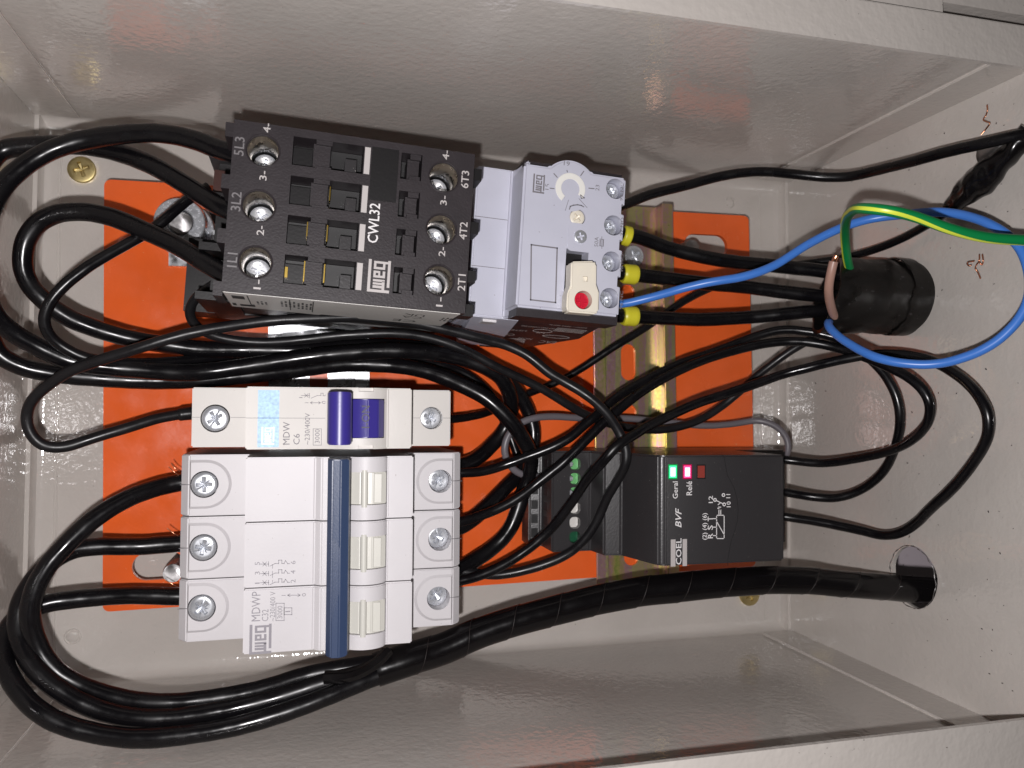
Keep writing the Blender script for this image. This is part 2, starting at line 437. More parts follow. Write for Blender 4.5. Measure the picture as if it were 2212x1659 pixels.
# back with its upturned rounded margins
def bend(x, sgn, rad=5, n=16):
    return [(x+sgn*(rad-rad*math.cos(i*math.pi/2/n)), ZB+rad-rad*math.sin(i*math.pi/2/n)) for i in range(n+1)]
def sheet(inner, th):
    """closed section from an inner polyline, th outwards (to the right of travel)"""
    out = []
    for i, (a, b) in enumerate(inner):
        p = inner[max(i-1, 0)]; q = inner[min(i+1, len(inner)-1)]
        d = Vector((q[0]-p[0], q[1]-p[1])).normalized(); out.append((a-d.y*-th*-1, b-d.x*th))
    return inner + out[::-1]
inner = bend(X0, 1) + bend(X1, -1)[::-1]
back = fin('back_panel', prism_bm(sheet(inner, TH), Y0, Y1, 'y'), 'paint', box, 0)
# long top and bottom walls, bent up from the back
def long_wall(yw, s):
    inn = [(yw, ZF-.5)] + bend(yw, s)
    if s < 0: inn = inn
    poly = []
    n = len(inn)
    outer = [(yw-s*TH, ZF-.5)] + [(yw-s*TH+s*((5+TH)-(5+TH)*math.cos(i*math.pi/16)), ZB+5-(5+TH)*math.sin(i*math.pi/16)) for i in range(9)]
    return fin('wall', prism_bm(inn + outer[::-1], X0, X1, 'x'), 'paint', box, 0)
wt = long_wall(Y1, -1); wb = long_wall(Y0, 1)
wt['label'] = 'upper side wall'; wb['label'] = 'lower side wall'
# short side walls with flaps folded over the long walls
def side_wall(x, s):
    bm = bmesh.new(); add_box(bm, x-TH if s > 0 else x, x if s > 0 else x+TH, Y0+.2, Y1-.2, ZB+4.8, ZF-.6)
    o = fin('wall', bm, 'paint', box, 40)
    for yw, sy in ((Y1, -1), (Y0, 1)):
        y0, y1 = sorted((yw, yw+sy*.8))
        xa, xb = sorted((x+s*.1, x+s*14.5))
        f = fin('corner_flap', box_bm(xa, xb, y0, y1, ZB+6, ZF-.9, .25, 1), 'paint', o)
        # run of sealing filler along the flap edge
        yy = yw+sy*1.0; rr = .35
        pl = [Vector((x+s*14.6+random.uniform(-.05, .05), yy-sy*.15, ZB+7+k*1.6)) for k in range(int((ZF-ZB-9)/1.6))]
        def rf(sv, a, seed=random.random()*9): return rr*(.8+.35*math.sin(sv*1.7+seed)*math.sin(sv*.63+seed*2))
        fin('seam_bead', tube_bm(pl, rr, 8, rf), 'paint', o, 60)
    return o
wl = side_wall(X0, 1); wr = side_wall(X1, -1)
wl['label'] = 'left side wall'; wr['label'] = 'right side wall with two cable holes'
# holes in the right wall
def wall_pt(px, py):
    p = PX(px, py, 206.5); d = Vector((p.x, p.y)) - B.c; c, n = math.cos(B.a), math.sin(B.a)
    return (-d.x*n + d.y*c, p.z)
HB = (-61.0, 60.0); HS = (37.6, 58.0)
hb_l = HB[1]
def wl_local(y, z): # world y on the right wall -> local y
    return (y-BY)+ (206.5-BX)*math.sin(-B.a)
c = bmesh.new()
yb, ys = wl_local(HB[0], 0), wl_local(HS[0], 0)
hole = [(yb+10.6*math.cos(a)*(1+.015*math.sin(7*a)), 60+10.6*math.sin(a)*(1+.02*math.sin(5*a+1))) for a in [2*math.pi*i/48 for i in range(48)]]
add_prism(c, hole, X1-6, X1+6, 'x')
add_prism(c, circ(ys, 58, 12.4, 40), X1-6, X1+6, 'x')
# side wall thickness sits inside: cut through
cut(wr, c, 40)
# worn bright edge of the drilled hole
pl = [Vector((X1-.9+.25*math.sin(i*1.3), yb+10.75*math.cos(2*math.pi*i/60), 60+10.75*math.sin(2*math.pi*i/60))) for i in range(61)]
fin('burr_ring', tube_bm(pl, .2, 6, lambda s, a: .14+.1*math.sin(s*2.3)), 'zinc_dull', wr, 60)
# front rim: lip turned in over the walls, flange outwards with rounded corners, and its skirt
ri = rrect(X0+3, X1-1.5, Y0+12.3, Y1-5.4, 3, 6); ro = rrect(X0-9, X1+9, Y0-8, Y1+6.8, 8, 10)
rim = fin('front_rim', prism_bm(ro, ZF, ZF+1.4, 'z', .6, 2), 'paint', box, 40)
c = bmesh.new(); add_prism(c, ri, ZF-3, ZF+5, 'z'); cut(rim, c, 40)
sk_o = rrect(X0-9, X1+9, Y0-8, Y1+6.8, 8, 10); sk_i = rrect(X0-7.6, X1+7.6, Y0-6.6, Y1+5.4, 6.6, 10)
bm = bmesh.new()
n = len(sk_o)
vo = [[bm.verts.new((x, y, z)) for x, y in sk] for sk, z in ((sk_o, ZF-.02), (sk_o, ZF-11), (sk_i, ZF-11), (sk_i, ZF-.02))]
for a, b in zip(vo, vo[1:]+vo[:1]):
    for i in range(n): bm.faces.new((a[i], a[(i+1) % n], b[(i+1) % n], b[i]))
fin('rim_skirt', bm, 'paint', rim, 40)
# hinge leaf and the edge of the swung-open door beyond the upper rim
fin('hinge', box_bm(84, 113, Y1+8.6, Y1+30, ZF-12, ZF-2, .8), 'paint', box)
fin('door', box_bm(113.8, 330, Y1+13.5, Y1+130, ZF-18, ZF-5, 1.5), 'paint', box, label='edge of the opened door')
# swaged lines and weld spots on the back
for px0, px1, r in ((133, 118, .32), (127, 112, .26), (1641, 1652, .3)):
    a = BL(px0, 330) if px0 < 900 else BL(px0, 420); b = BL(px1, 1420) if px0 < 900 else BL(px1, 1340)
    pl = [Vector((a[0]+(b[0]-a[0])*k/60+.06*math.sin(k*1.9), a[1]+(b[1]-a[1])*k/60, ZB-.08)) for k in range(61)]
    fin('swaged_line', tube_bm(pl, r, 8, lambda s, an: r*(1+.2*math.sin(s*.9))), 'paint', back, 60)
for px, py, r in ((157, 1375, 2.6), (1577, 437, 2.3)):
    x, y = BL(px, py)
    bm = lathe_bm([(0, ZB+.55), (r*.45, ZB+.5), (r*.8, ZB+.2), (r*.86, ZB-.05), (r, ZB+.25), (r*1.2, ZB-.2)], 18, x, y)
    for v in bm.verts: v.co += Vector((random.uniform(-.15, .15), random.uniform(-.15, .15), random.uniform(-.06, .06)))
    fin('weld_spot', bm, 'paint', back, 50)
for px, py in ((178, 368), (1617, 1284)):
    x, y = BL(px, py); screw('back_screw', box, x, y, ZB+1.5, 4.7, 'phillips', 'gold', 20, 2.2)
# threaded stud end on the right wall, top
x = X1; yy, zz = wall_pt(2152, 328)
pl = [Vector((X1-.5-.25*k, yy, zz)) for k in range(26)]
fin('threaded_stud', tube_bm(pl, 4, 24, lambda s, a: 4.0+.32*math.sin(2*math.pi*(s/.95)+a)), 'zinc_dull', wr, 60)

# =================================================================== mounting plate
plate = thing('mounting_plate', 'bright orange painted mounting plate screwed to the back of the box', 'mounting plate', (59, 6.2, 0), 0)
class _Pl(Dev):
    def __init__(s): s.o = plate; s.c = Vector((59, 6.2)); s.a = 0
PLT = _Pl()
sheet_o = fin('plate_sheet', prism_bm(rrect(-123.8, 123.4, -73.4, 73.2, 2.2, 4), -2, 0, 'z', .4, 2), 'orange', plate)
c = bmesh.new()
for (px0, py0, px1) in ((285, 1226, 400), (350, 475, 470), (1478, 528, 1571)):
    x0, y = PLT.L(px0, py0, 0); x1, _ = PLT.L(px1, py0, 0)
    add_prism(c, obround(x0, x1, y-4.6, y+4.6), -6, 6, 'z')
cut(sheet_o, c)
def stud(px, py, zt, r=3.0):
    x, y = B.L(px, py, zt)
    pl = [Vector((x, y, ZB+.3*k)) for k in range(int((zt-ZB)/.3))]
    return fin('mounting_stud', tube_bm(pl, r, 20, lambda s, a: r-.12+.2*math.sin(2*math.pi*s/1.0+a)), 'zinc_dull', box, 60)
stud(372, 1238, 11, 3.1); stud(1497, 533, 9, 3.1); stud(391, 480, 15, 3.6)
wx, wy = P(388, 480, 13).xy
nut = thing('hex_nut', 'zinc flanged hex nut at the plate corner beside the contactor', 'nut', (wx, wy, .1), 12)
fin('washer', prism_bm(circ(0, 0, 9.6, 40), 0, 1.6, 'z', .3, 1), 'zinc', nut)
fin('nut_body', prism_bm(circ(0, 0, 8.6, 6), 1.62, 9.5, 'z', .6, 2), 'zinc', nut)
fin('nut_flange', lathe_bm([(4.2, 9.6), (8.3, 9.55), (8.4, 10.2), (8.0, 13.2), (7.6, 13.5), (4.6, 13.5), (4.3, 13.1), (4.2, 9.6)], 40), 'zinc', nut)
bx_, by_ = PLT.L(405, 520, 1)
fin('corner_bracket', box_bm(bx_-6, bx_+12, by_-9, by_+4, .05, 1.6, .2), 'galv', plate)
bx_, by_ = P(1367, 553, 6).xy

# =================================================================== DIN rails
def din_rail(name, label, xc, y0, y1, m, slots):
    o = thing(name, label, 'rail', (xc, 0, 0), 0, 'DIN rails on the plate')
    w = 17.3
    out = [(-w, 7.5), (-w, 6.5), (-13.4, 6.5), (-13.4, .05), (13.4, .05), (13.4, 6.5), (w, 6.5), (w, 7.5), (12.4, 7.5), (12.4, 1.05), (-12.4, 1.05), (-12.4, 7.5)]
    r = fin('rail_profile', prism_bm(out, y0, y1, 'y', .35, 2), m, o)
    c = bmesh.new()
    for y in slots: add_prism(c, obround(-3.4, 3.0, y-7.2, y+7.2), -3, 5, 'z')
    cut(r, c)
    return o
rail_r = din_rail('din_rail', 'iridescent yellow zinc DIN rail running behind the black monitoring relay', 126.4, -68.6, 80.4, 'yzinc', [41.4, 17.4, -6.6, -30.6, -56])
x, y = P(1369, 553, 3).xy
screw('rail_screw', rail_r, x-126.4, y, 3.6, 4.2, 'phillips', 'zinc', 30, 2.4)
rail_l = din_rail('din_rail', 'silver galvanised DIN rail behind the white circuit breakers', 6.3, -66.5, 70, 'galv', [61, 37, 13, -11])

# =================================================================== three-pole breaker
zA = zc(680, 2080, 2.765); zB_ = zc(1280, 2080, 2.765)
cb3 = Dev('circuit_breaker', 'white three-pole circuit breaker with a long slate-blue tie bar handle', 'circuit breaker', 7.3, -40.3, -1.0)
prof3 = [(-41.6, 4), (-41.6, 45.2), (-39.2, 48), (-22.6, 48), (-22.6, 64), (-4.0, 64), (-2.2, 65.6), (4.2, 65.6)] + \
        [(10.2+7.4*math.sin(a), 60.4+7.6*math.cos(a)) for a in [math.radians(d) for d in range(-48, 52, 8)]] + \
        [(16.3, 64), (23.7, 64), (23.7, 48), (38.6, 48), (41.2, 45.4), (41.2, 4)]
sl = [cb3.L(*p, 48) for p in ((442, 1046), (440, 1182), (436, 1312))]; sr = [cb3.L(*p, 46) for p in ((948, 1038), (947, 1162), (944, 1288))]
for i, yc in enumerate((18.05, 0, -18.05)):
    pole = fin('pole', prism_bm(prof3, yc-8.86, yc+8.86, 'y', .35, 2), 'white', cb3.o, 30)
    c = bmesh.new()
    add_prism(c, circ(sl[i][0], sl[i][1], 3.9, 36), 36, 60); add_prism(c, circ(sr[i][0], sr[i][1], 3.6, 36), 34, 60)
    # cable entries
    add_prism(c, circ(yc+.4, 26, 3.6, 24), -60, -34, 'x'); add_prism(c, circ(yc+.4, 26, 3.6, 24), 34, 60, 'x')
    # opening for the toggle
    add_box(c, 5.6, 15.9, yc-4.6, yc+4.6, 58, 80)
    cut(pole, c, 30)
    # raised U-shaped pads round the terminal screws
    for (sx, sy), sd in ((sl[i], -1), (sr[i], 1)):
        r = 7.2
        if sd < 0: poly = [(-39.1, sy-r)] + circ(sx+.4, sy, r, 18, -math.pi/2, math.pi/2) + [(-39.1, sy+r)]
        else: poly = [(38.5, sy+r)] + circ(sx-.4, sy, r, 18, math.pi/2, 1.5*math.pi) + [(38.5, sy-r)]
        bm = bmesh.new(); n = len(poly); cx_, cy_ = sx, sy
        lo = [bm.verts.new((a, b, 47.9)) for a, b in poly]
        hi = [bm.verts.new((cx_+(a-cx_)*.88 if (a-cx_)*sd < 6 else a, cy_+(b-cy_)*.88, 48.75)) for a, b in poly]
        bm.faces.new(lo); bm.faces.new(hi)
        for k in range(n): bm.faces.new((lo[k], lo[(k+1) % n], hi[(k+1) % n], hi[k]))
        pad = fin('terminal_pad', bm, 'white', pole, 20)
        c = bmesh.new(); add_prism(c, circ(sx, sy, 3.9 if sd < 0 else 3.6, 36), 40, 60); cut(pad, c, 20)
        # moulding seam across the pad
        fin('mould_seam', box_bm(*((-41.5, sx-3.4) if sd < 0 else (sx+3.4, 41.1)), sy-.07, sy+.07, 48.70, 48.80), 'ink', pole, 0)
    screw('terminal_screw', pole, sl[i][0], sl[i][1], 49.0, 3.65, 'pozi', 'zinc', (2, -12, 40)[i])
    screw('terminal_screw', pole, sr[i][0], sr[i][1], 44.2, 3.5, 'pozi', 'zinc', (30, 62, 35)[i])
    # toggle with its rib and off window
    tg = fin('toggle', prism_bm([(5.7, 60), (5.7, 65.4), (8.2, 66.9), (11.8, 67.2), (15.8, 65.0), (15.8, 60)], yc-4.5, yc+4.5, 'y', .2, 2), 'ivory', pole, 25)
    bm = bmesh.new(); add_prism(bm, circ(0, 0, 1.0, 16), -5.2, 5.2, 'y')
    for v in bm.verts: v.co += Vector((9.5, yc, 67.3))
    bev(bm, .5, 2); fin('toggle_rib', bm, 'ivory', tg, 40)
    fin('toggle_window', box_bm(11.6, 14.3, yc-4.0, yc+4.0, 66.5, 66.9, .15, 1), 'ivory', tg)
    text_obj('NO', tg, 13.9, yc-1.8, 66.9, 1.5, 3.2, 'ivory', 90, t=.12)
hp = [(-.6, 66), (-.9, 75.3), (.3, 77.4), (2.4, 77.8), (4.6, 76.6), (5.2, 74.0), (5.0, 66)]
hd = fin('tie_bar_handle', prism_bm(hp, -25.6, 26.9, 'y', .3, 2), 'navy', cb3.o, 30)
for k in range(7):
    xx = .55+.5*k*.55; fin('grip_groove', box_bm(xx, xx+.16, -8+k*1.0-7, 6-k*.4, 77.2+.18*k*.5, 77.92), 'navy', hd, 0)
# printing on the poles
Z3 = 64.0
cb3.text('MDWP', *zA(985, 1090), Z3, 2.25, 8.1, 'ink_pale'); cb3.text('C32', *zA(1075, 1090), Z3, 1.7, 3.2, 'ink_pale')
cb3.text('~230/400 V', *zA(1150, 1090), Z3, 1.4, 8.1, 'ink_pale'); cb3.text('3000', *zA(1230, 1062), Z3, 1.35, 3.5, 'ink_pale')
cb3.text('1', *zA(1318, 990), Z3, 1.35, .3, 'ink_pale')
def zrect(z, a, b, c_, d): return [z(a, b), z(c_, b), z(c_, d), z(a, d), z(a, b)]
cb3.strokes([zrect(zA, 1160, 895, 1250, 1085), zrect(zA, 1250, 945, 1335, 1020)], Z3, .18, 'ink_pale')
cb3.strokes([[zA(1225, 808), zA(1265, 808)], [zA(1290, 806), zA(1425, 806)], [zA(1315, 790), zA(1290, 806), zA(1315, 822)], [zA(1400, 790), zA(1425, 806), zA(1400, 822)]], Z3, .17, 'ink_pale')
cb3.text('o', *zA(1490, 818), Z3, 1.1, .9, 'ink_pale')
for yz, a, b in ((455, '5', '6'), (560, '3', '4'), (660, '1', '2')):
    cb3.text(a, *zA(982, yz+18), Z3, 1.3, .85 if a != '1' else .3, 'ink_pale'); cb3.text(b, *zA(1375, yz+8), Z3, 1.3, .95, 'ink_pale')
    cb3.strokes([[zA(990, yz+8), zA(1078, yz+8)], [zA(1015, yz-14), zA(1055, yz+30)], [zA(1015, yz+30), zA(1055, yz-14)], [zA(1078, yz-18), zA(1078, yz+32)],
                 [zA(1095, yz+30), zA(1150, yz+2), zA(1190, yz+2), zA(1190, yz-35), zA(1225, yz-35), zA(1225, yz+2), zA(1250, yz+2), zA(1265, yz-30), zA(1290, yz+4), zA(1312, yz+4)]], Z3, .17, 'ink_pale')
cb3.strokes([[zA(1122, 470), zA(1122, 510)], [zA(1122, 540), zA(1122, 615)], [zA(1122, 640), zA(1122, 665)]], Z3, .15, 'ink_pale')
logo(cb3, *zA(1108, 1445), Z3, 8.1, 5.8, 'ink_pale')

# =================================================================== single-pole breaker
zD = zc(680, 1480, 2.765); zE = zc(1280, 1480, 2.765)
cb1 = Dev('circuit_breaker', 'ivory single-pole circuit breaker with a violet-blue rocker toggle', 'circuit breaker', 7.4, -2.5, -1.0)
prof1 = [(-38.2, 4), (-38.2, 48), (-22.3, 48), (-22.3, 64), (-1.0, 64), (2.2, 65.2), (5.5, 66.6), (10, 67.2), (14, 66.4), (16.6, 64.2), (23.6, 64), (23.6, 48), (38.0, 48), (38.0, 4)]
p1 = fin('pole', prism_bm(prof1, -8.7, 8.7, 'y', .35, 2), 'white1', cb1.o, 30)
s1 = [cb1.L(465, 904, 48), cb1.L(930, 903, 46)]
c = bmesh.new(); add_prism(c, circ(*s1[0], 4.1, 36), 36, 60); add_prism(c, circ(*s1[1], 3.5, 36), 34, 60)
add_box(c, 1.5, 15.6, -5.6, 5.6, 56, 80)
add_prism(c, circ(0, 26, 3.0, 24), -60, -32, 'x'); add_prism(c, circ(0, 26, 3.0, 24), 32, 60, 'x')
for s in (1, -1): add_box(c, 8.2, 12.4, s*8.9-1.3, s*8.9+1.3, 65.2, 70)
cut(p1, c, 30)
for a, b in ((-38.1, s1[0][0]-4.2), (s1[0][0]+4.2, -22.4), (-22.2, -.8), (24, s1[1][0]-3.6), (s1[1][0]+3.6, 37.9)):
    z = 64.0 if -22.3 < a < 20 else 48.0
    fin('mould_seam', box_bm(a, b, -.06, .06, z-.02, z+.03), 'ink', p1, 0)
screw('terminal_screw', p1, *s1[0], 48.6, 3.8, 'pozi', 'zinc', 30); screw('terminal_screw', p1, *s1[1], 45.0, 3.4, 'pozi', 'zinc', 60)
t1 = fin('toggle', prism_bm([(1.7, 57), (1.7, 63), (3.5, 66.5), (7.5, 69.6), (10.5, 70.3), (13.5, 69.3), (15.4, 66.0), (15.4, 57)], -5.4, 5.4, 'y', .25, 2), 'violet', cb1.o, 25)
bm = prism_bm([(-.4, 66)] + [(2.6+3.2*math.cos(a), 76.0+3.2*math.sin(a)) for a in [math.radians(d) for d in range(180, -20, -20)]] + [(5.4, 68)], -7.0, 7.2, 'y', .3, 2)
fin('toggle_lever', bm, 'violet', t1, 35)
cb1.text('I-ON', *zE(530, 622), 70.0, 2.2, 6.2, 'dark', parent=t1, t=.35)
fin('blue_print', box_bm(*sorted((cb1.L(*zD(960, 500), 64)[0], cb1.L(*zD(1195, 500), 64)[0])), *sorted((cb1.L(*zD(1080, 835), 64)[1], cb1.L(*zD(1080, 205), 64)[1])), 63.99, 64.03), 'lightblue', cb1.o, 0)
logo(cb1, *zD(1140, 805), 64.03, 4.9, 3.4, 'ivory', .03)
cb1.text('MDW', *zD(1310, 805), 64, 1.8, 6.3); cb1.text('C6', *zD(1420, 805), 64, 1.7, 3.0)
cb1.text('~230/400V', *zD(1530, 805), 64, 1.35, 8.8); cb1.text('3000', *zD(1640, 790), 64, 1.3, 3.9)
cb1.strokes([zrect(zD, 1570, 632, 1660, 812)], 64, .13)
cb1.strokes([[zD(1480, 345), zD(1515, 345)], [zD(1540, 345), zD(1650, 345)], [zD(1560, 332), zD(1540, 345), zD(1560, 358)], [zD(1630, 332), zD(1650, 345), zD(1630, 358)],
             [zD(1440, 265), zD(1530, 265)], [zD(1475, 245), zD(1515, 285)], [zD(1475, 285), zD(1515, 245)], [zD(1528, 240), zD(1528, 292)],
             [zD(1548, 295), zD(1615, 265), zD(1655, 265), zD(1655, 240), zD(1680, 240), zD(1680, 268), zD(1700, 268), zD(1715, 240), zD(1735, 268), zD(1765, 268)]], 64, .14)
cb1.text('0', *zD(1712, 356), 64, 1.2, .8); cb1.text('1', *zD(1452, 292), 64, .9, .2)

# =================================================================== contactor
zF = zc(740, 400, 2.765); zG = zc(740, 880, 2.765); zH = zc(1240, 520, 2.765); zI = zc(1360, 1020, 1.6265)
ct = Dev('contactor', 'black power contactor with six screw wells and white front lettering', 'contactor', 13.7, 50.75, -4.2)
ZC = 80.0
fc = fin('front_cover', box_bm(-31.9, 31.9, -22.4, 22.4, 63, ZC, .7, 3), 'black_tex', ct.o)
wl_ = [(-24.3, 15.2), (-24.3, .55), (-24.1, -14.2)]; wr_ = [(23.6, 14.8), (23.8, .2), (24.0, -13.9)]
rows = (16.4, 5.9, -4.6, -15.1)
c = bmesh.new()
for x, y in wl_ + wr_: add_prism(c, circ(x, y, 4.05, 40), 55, 90)
for y in rows:
    add_box(c, -16.9, 1.5, y-3.8, y+3.8, 71, 90)
    add_box(c, 11.6, 17.3, y-3.6, y+3.6, 71, 90)
cut(fc, c)
fin('body', box_bm(-29.5, 31.6, -21.8, 21.8, 26, 62.9, .5), 'brown_dark', ct.o)
fin('base', box_bm(-39.0, 33.0, -22.3, 22.3, 8.2, 25.9, .8), 'black_smooth', ct.o)
fin('base_step', box_bm(-48.5, -39.1, -22.3, 1.2, 8.2, 24.5, .8), 'black_smooth', ct.o)
fin('base_foot', box_bm(-38, 30, -20.5, 20.5, 1.5, 8.1, .4), 'zinc_dull', ct.o)
for y in (-21.2, -7.2, 7.3, 21.2):
    fin('terminal_barrier', box_bm(-41.0, -29.6, y-1.1, y+1.1, 26, 58, .3), 'black_smooth', ct.o)
    fin('barrier_tip', box_bm(-34.5, -32.1, y-1.9, y+1.9, 60, 75, .4), 'black_tex', ct.o)
for y in (-14.3, .3, 14.8):
    fin('terminal_block', box_bm(-38.5, -29.7, y-5.6, y+5.6, 26, 46, .4), 'black_smooth', ct.o)
for y in (18.7, 3.2, -10.9, -20.6):
    fin('side_catch', box_bm(31.92, 35.4, y-1.7, y+1.7, 66, 74, .5), 'black_smooth', ct.o)
fin('terminal_tab', box_bm(-39.4, -36.2, 8.4, 17, 40, 50, .8), mat('brown_tab', (.05, .02, .016), .35), ct.o)
for k, (x, y) in enumerate(wl_ + wr_):
    w = fin('screw_well', lathe_bm([(4.0, 79.4), (3.75, 79.1), (3.7, 70.2), (3.5, 69.8)], 36, x, y), 'nickel', ct.o, 40)
    fin('well_floor', lathe_bm([(3.72, 69.7), (3.7, 63.2), (0, 63.2)], 24, x, y), 'dark', ct.o, 0)
    screw('terminal_screw', w, x, y, 66.8, 3.3, 'phillips', 'zinc')
    fin('well_lip', lathe_bm([(3.95, 79.9), (4.25, 80.12), (4.45, 80.0)], 36, x, y), 'black_tex', ct.o, 60)
for i, y in enumerate(rows):
    # inside the long windows: a bridge, its lugs, and what shows beyond it
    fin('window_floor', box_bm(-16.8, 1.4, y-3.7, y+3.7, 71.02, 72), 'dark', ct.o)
    fin('window_bridge', box_bm(-11.6, -7.2, y-3.2, y+3.0, 72.1, 78.6, .3), 'black_tex', ct.o)
    fin('window_lug', box_bm(-11.0, -6.8, y+2.7, y+4.2, 76, 79.6, .3), 'black_tex', ct.o)
    fin('window_lug', box_bm(-11.0, -6.8, y-4.1, y-3.2, 76, 79.6, .3), 'black_tex', ct.o)
    fin('window_shelf', box_bm(-16.8, -11.8, y-3.7, y+1.9, 72.1, 76.5, .2), 'black_smooth', ct.o)
    fin('window_latch', box_bm(-3.2 + .8*(i % 2), -.2 + .6*(i % 2), y-3.4, y+.2, 72.1, 78.2, .3), 'relay', ct.o)
    if i >= 1: fin('brass_contact', box_bm(-6.75, -6.45, y-1.2-(i-1)*.6, y+2.6, 74, 78.4), 'brass', ct.o)
    if i >= 2: fin('brass_contact', box_bm(-11.95, -11.65, y-1-(i-2)*1.6, y+2.9, 74, 78.4), 'brass', ct.o)
    if i == 3: fin('brass_contact', box_bm(-16.7, -16.0, y-1.9, y+.9, 74, 78.0, .2), 'brass', ct.o)
    fin('cream_bar', box_bm(1.75, 3.25, y-3.7, y+3.6, 79.9, 80.12), 'ink_silver', ct.o)
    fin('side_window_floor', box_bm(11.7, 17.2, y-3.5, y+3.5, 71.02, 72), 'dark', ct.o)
    fin('side_window_block', box_bm(13.5, 16.7, y-3.1, y+2.5, 72.1, 78.3, .3), 'black_tex', ct.o)
    for q in (2.9, -3.1): fin('side_window_lug', box_bm(14.1, 17.0, y+q-.7, y+q+.7, 76.5, 79.5, .3), 'black_tex', ct.o)
fin('marking_plate', box_bm(3.6, 10.9, 5.9, 20.4, 79.95, 80.16, .1, 1), 'black_smooth', ct.o)
for s, (px, py), ln in (('5L3', zF(635, 615), 4.9), ('3L2', zF(600, 1225), 5.0), ('1L1', zG(560, 515), 3.7)):
    ct.text(s, px, py, ZC, 2.4, ln, 'emboss', t=.12)
for s, (px, py) in (('4-', zF(930, 360)), ('3-', zF(888, 885)), ('2-', zF(858, 1490)), ('1-', zG(825, 757))):
    ct.text(s, px, py, ZC, 1.8, 2.5, 'ink_silver')
for s, (px, py), ln in (('6T3', zH(1728, 640), 4.9), ('4T2', zH(1710, 1205), 4.9), ('2T1', zI(800, 228), 4.6)):
    ct.text(s, px, py, ZC, 2.1, ln, 'ink_silver')
for s, (px, py) in (('4-', zH(1515, 325)), ('3-', zH(1490, 825)), ('2-', zH(1472, 1390)), ('1-', zI(655, 330))):
    ct.text(s, px, py, ZC, 1.8, 2.6, 'ink_silver')
ct.text('CWL32', *zF(2112, 1575), ZC, 2.75, 10.8, 'ink_white')
logo(ct, 840, 634, ZC, 8.8, 5.9, 'ink_silver')
# rating label on the side that faces down in the photograph
YS = -22.42
st = fin('rating_label', prism_bm([(-31.6, 49.5), (-31.6, 78.6), (30.8, 78.6), (30.8, 46), (27, 44), (6, 44), (4.5, 49), (-6, 49), (-7, 47)], YS-.12, YS+.3, 'y'), 'sticker', ct.o, 0)
def side_txt(s, x, z, h, ln, ang, m='ink_black', yy=YS-.12, par=st):
    return text_obj(s, par, x, z, 0, h, ln, m, ang, frame=lambda a, b, c_: (a, yy-.03, b))
side_txt('UK', 22.5, 70, 4.2, 6.0, 180); side_txt('CA', 22.5, 64.5, 4.2, 6.0, 180); side_txt('CE', 22, 55, 5, 7, 180)
for x0, z0, n, ln in ((-17.5, 60, 4, 7), (-13, 58, 4, 8), (28, 60, 4, 5), (-24, 60, 3, 4)):
    bm = bmesh.new()
    for k in range(n):
        for q in range(3): add_box(bm, x0+k*1.1, x0+k*1.1+.55, YS-.16, YS-.1, z0+q*ln*.6, z0+q*ln*.6+ln*(.3+.2*((k+q) % 2)))
    fin('fine_print', bm, 'ink_black', st, 0)
bm = bmesh.new()
for x0 in (-26, -15.2, -9): add_box(bm, x0, x0+.3, YS-.16, YS-.1, 53, 76)
for x0, x1, z0, z1 in ((-31, -30, 53, 58), (-29, -25.8, 53, 57), (-24.8+ -1, -24.9, 53, 58), (-30, -26.8, 68, 74)): add_box(bm, x0, x1, YS-.16, YS-.1, z0, z1)
fin('fine_print', bm, 'ink_black', st, 0)
for x in (-14, 2): fin('vent_glint', box_bm(x, x+5, -22.2, -21.7, 38, 41, .2), 'black_tex', ct.o)

# =================================================================== overload relay
zJ = zc(1880, 560, 2.765); zK = zc(1880, 880, 2.765)
ol = Dev('overload_relay', 'pale grey thermal overload relay with dial and cream reset lever', 'overload relay', 79.0, 50.0, -4.3)
ZO = 70.0
tl = ol.L(*zJ(590, 225), ZO); tr = ol.L(*zJ(1665, 390), ZO); bl = ol.L(*zK(545, 915), ZO); br = ol.L(*zK(1690, 1030), ZO)
dial = ol.L(*zJ(1085, 530), ZO)
xa, xb = -16.2, 16.4; ya, yb2 = -21.6, 21.4
rd = 8.8
dy = yb2-dial[1]; hw = math.sqrt(max(rd*rd-dy*dy, .1)); a_ = math.asin(min(1, dy/rd))
outline = [(xa, ya), (xb, ya), (xb, yb2), (dial[0]+hw, yb2)] + circ(*dial, rd, 20, a_, math.pi-a_)[1:-1] + [(dial[0]-hw, yb2), (xa, yb2)]
cov = fin('front_cover', prism_bm(outline, 56, ZO, 'z', .7, 3), 'grey_pl', ol.o)
osc = [ol.L(*p, ZO) for p in (zJ(1535, 525), zJ(1525, 930), zJ(1515, 1330), zK(1500, 850))]
osc = [(13.0, p[1]) for p in osc]
slotx = sorted((ol.L(*zK(1025, 600), ZO)[0], ol.L(*zK(1272, 600), ZO)[0])); sloty = (ya-.5, ol.L(*zK(1100, 310), ZO)[1])
c = bmesh.new()
for x, y in osc: add_prism(c, circ(x, y, 3.1, 32), 50, 90)
add_box(c, slotx[0], slotx[1], sloty[0]-2, sloty[1], 62, 90)
wsx = ol.L(*zJ(1165, 845), ZO); msx = ol.L(*zJ(1195, 1060), ZO)
add_prism(c, circ(*wsx, 2.5, 32), 64, 90)
add_prism(c, circ(*msx, 2.25, 32), 64, 90)
add_prism(c, circ(*dial, 2.85, 32), 68.2, 90)
for py in (720, 1115, 1520, ):
    q = ol.L(*zJ(1660, py+40), ZO); add_box(c, 15.2, 18, q[1]-1.6, q[1]+1.6, 66, 90)
cut(cov, c)
fin('slot_floor', box_bm(slotx[0]+.05, slotx[1]-.05, ya+.8, sloty[1]-.05, 62.02, 64), 'black_smooth', ol.o)
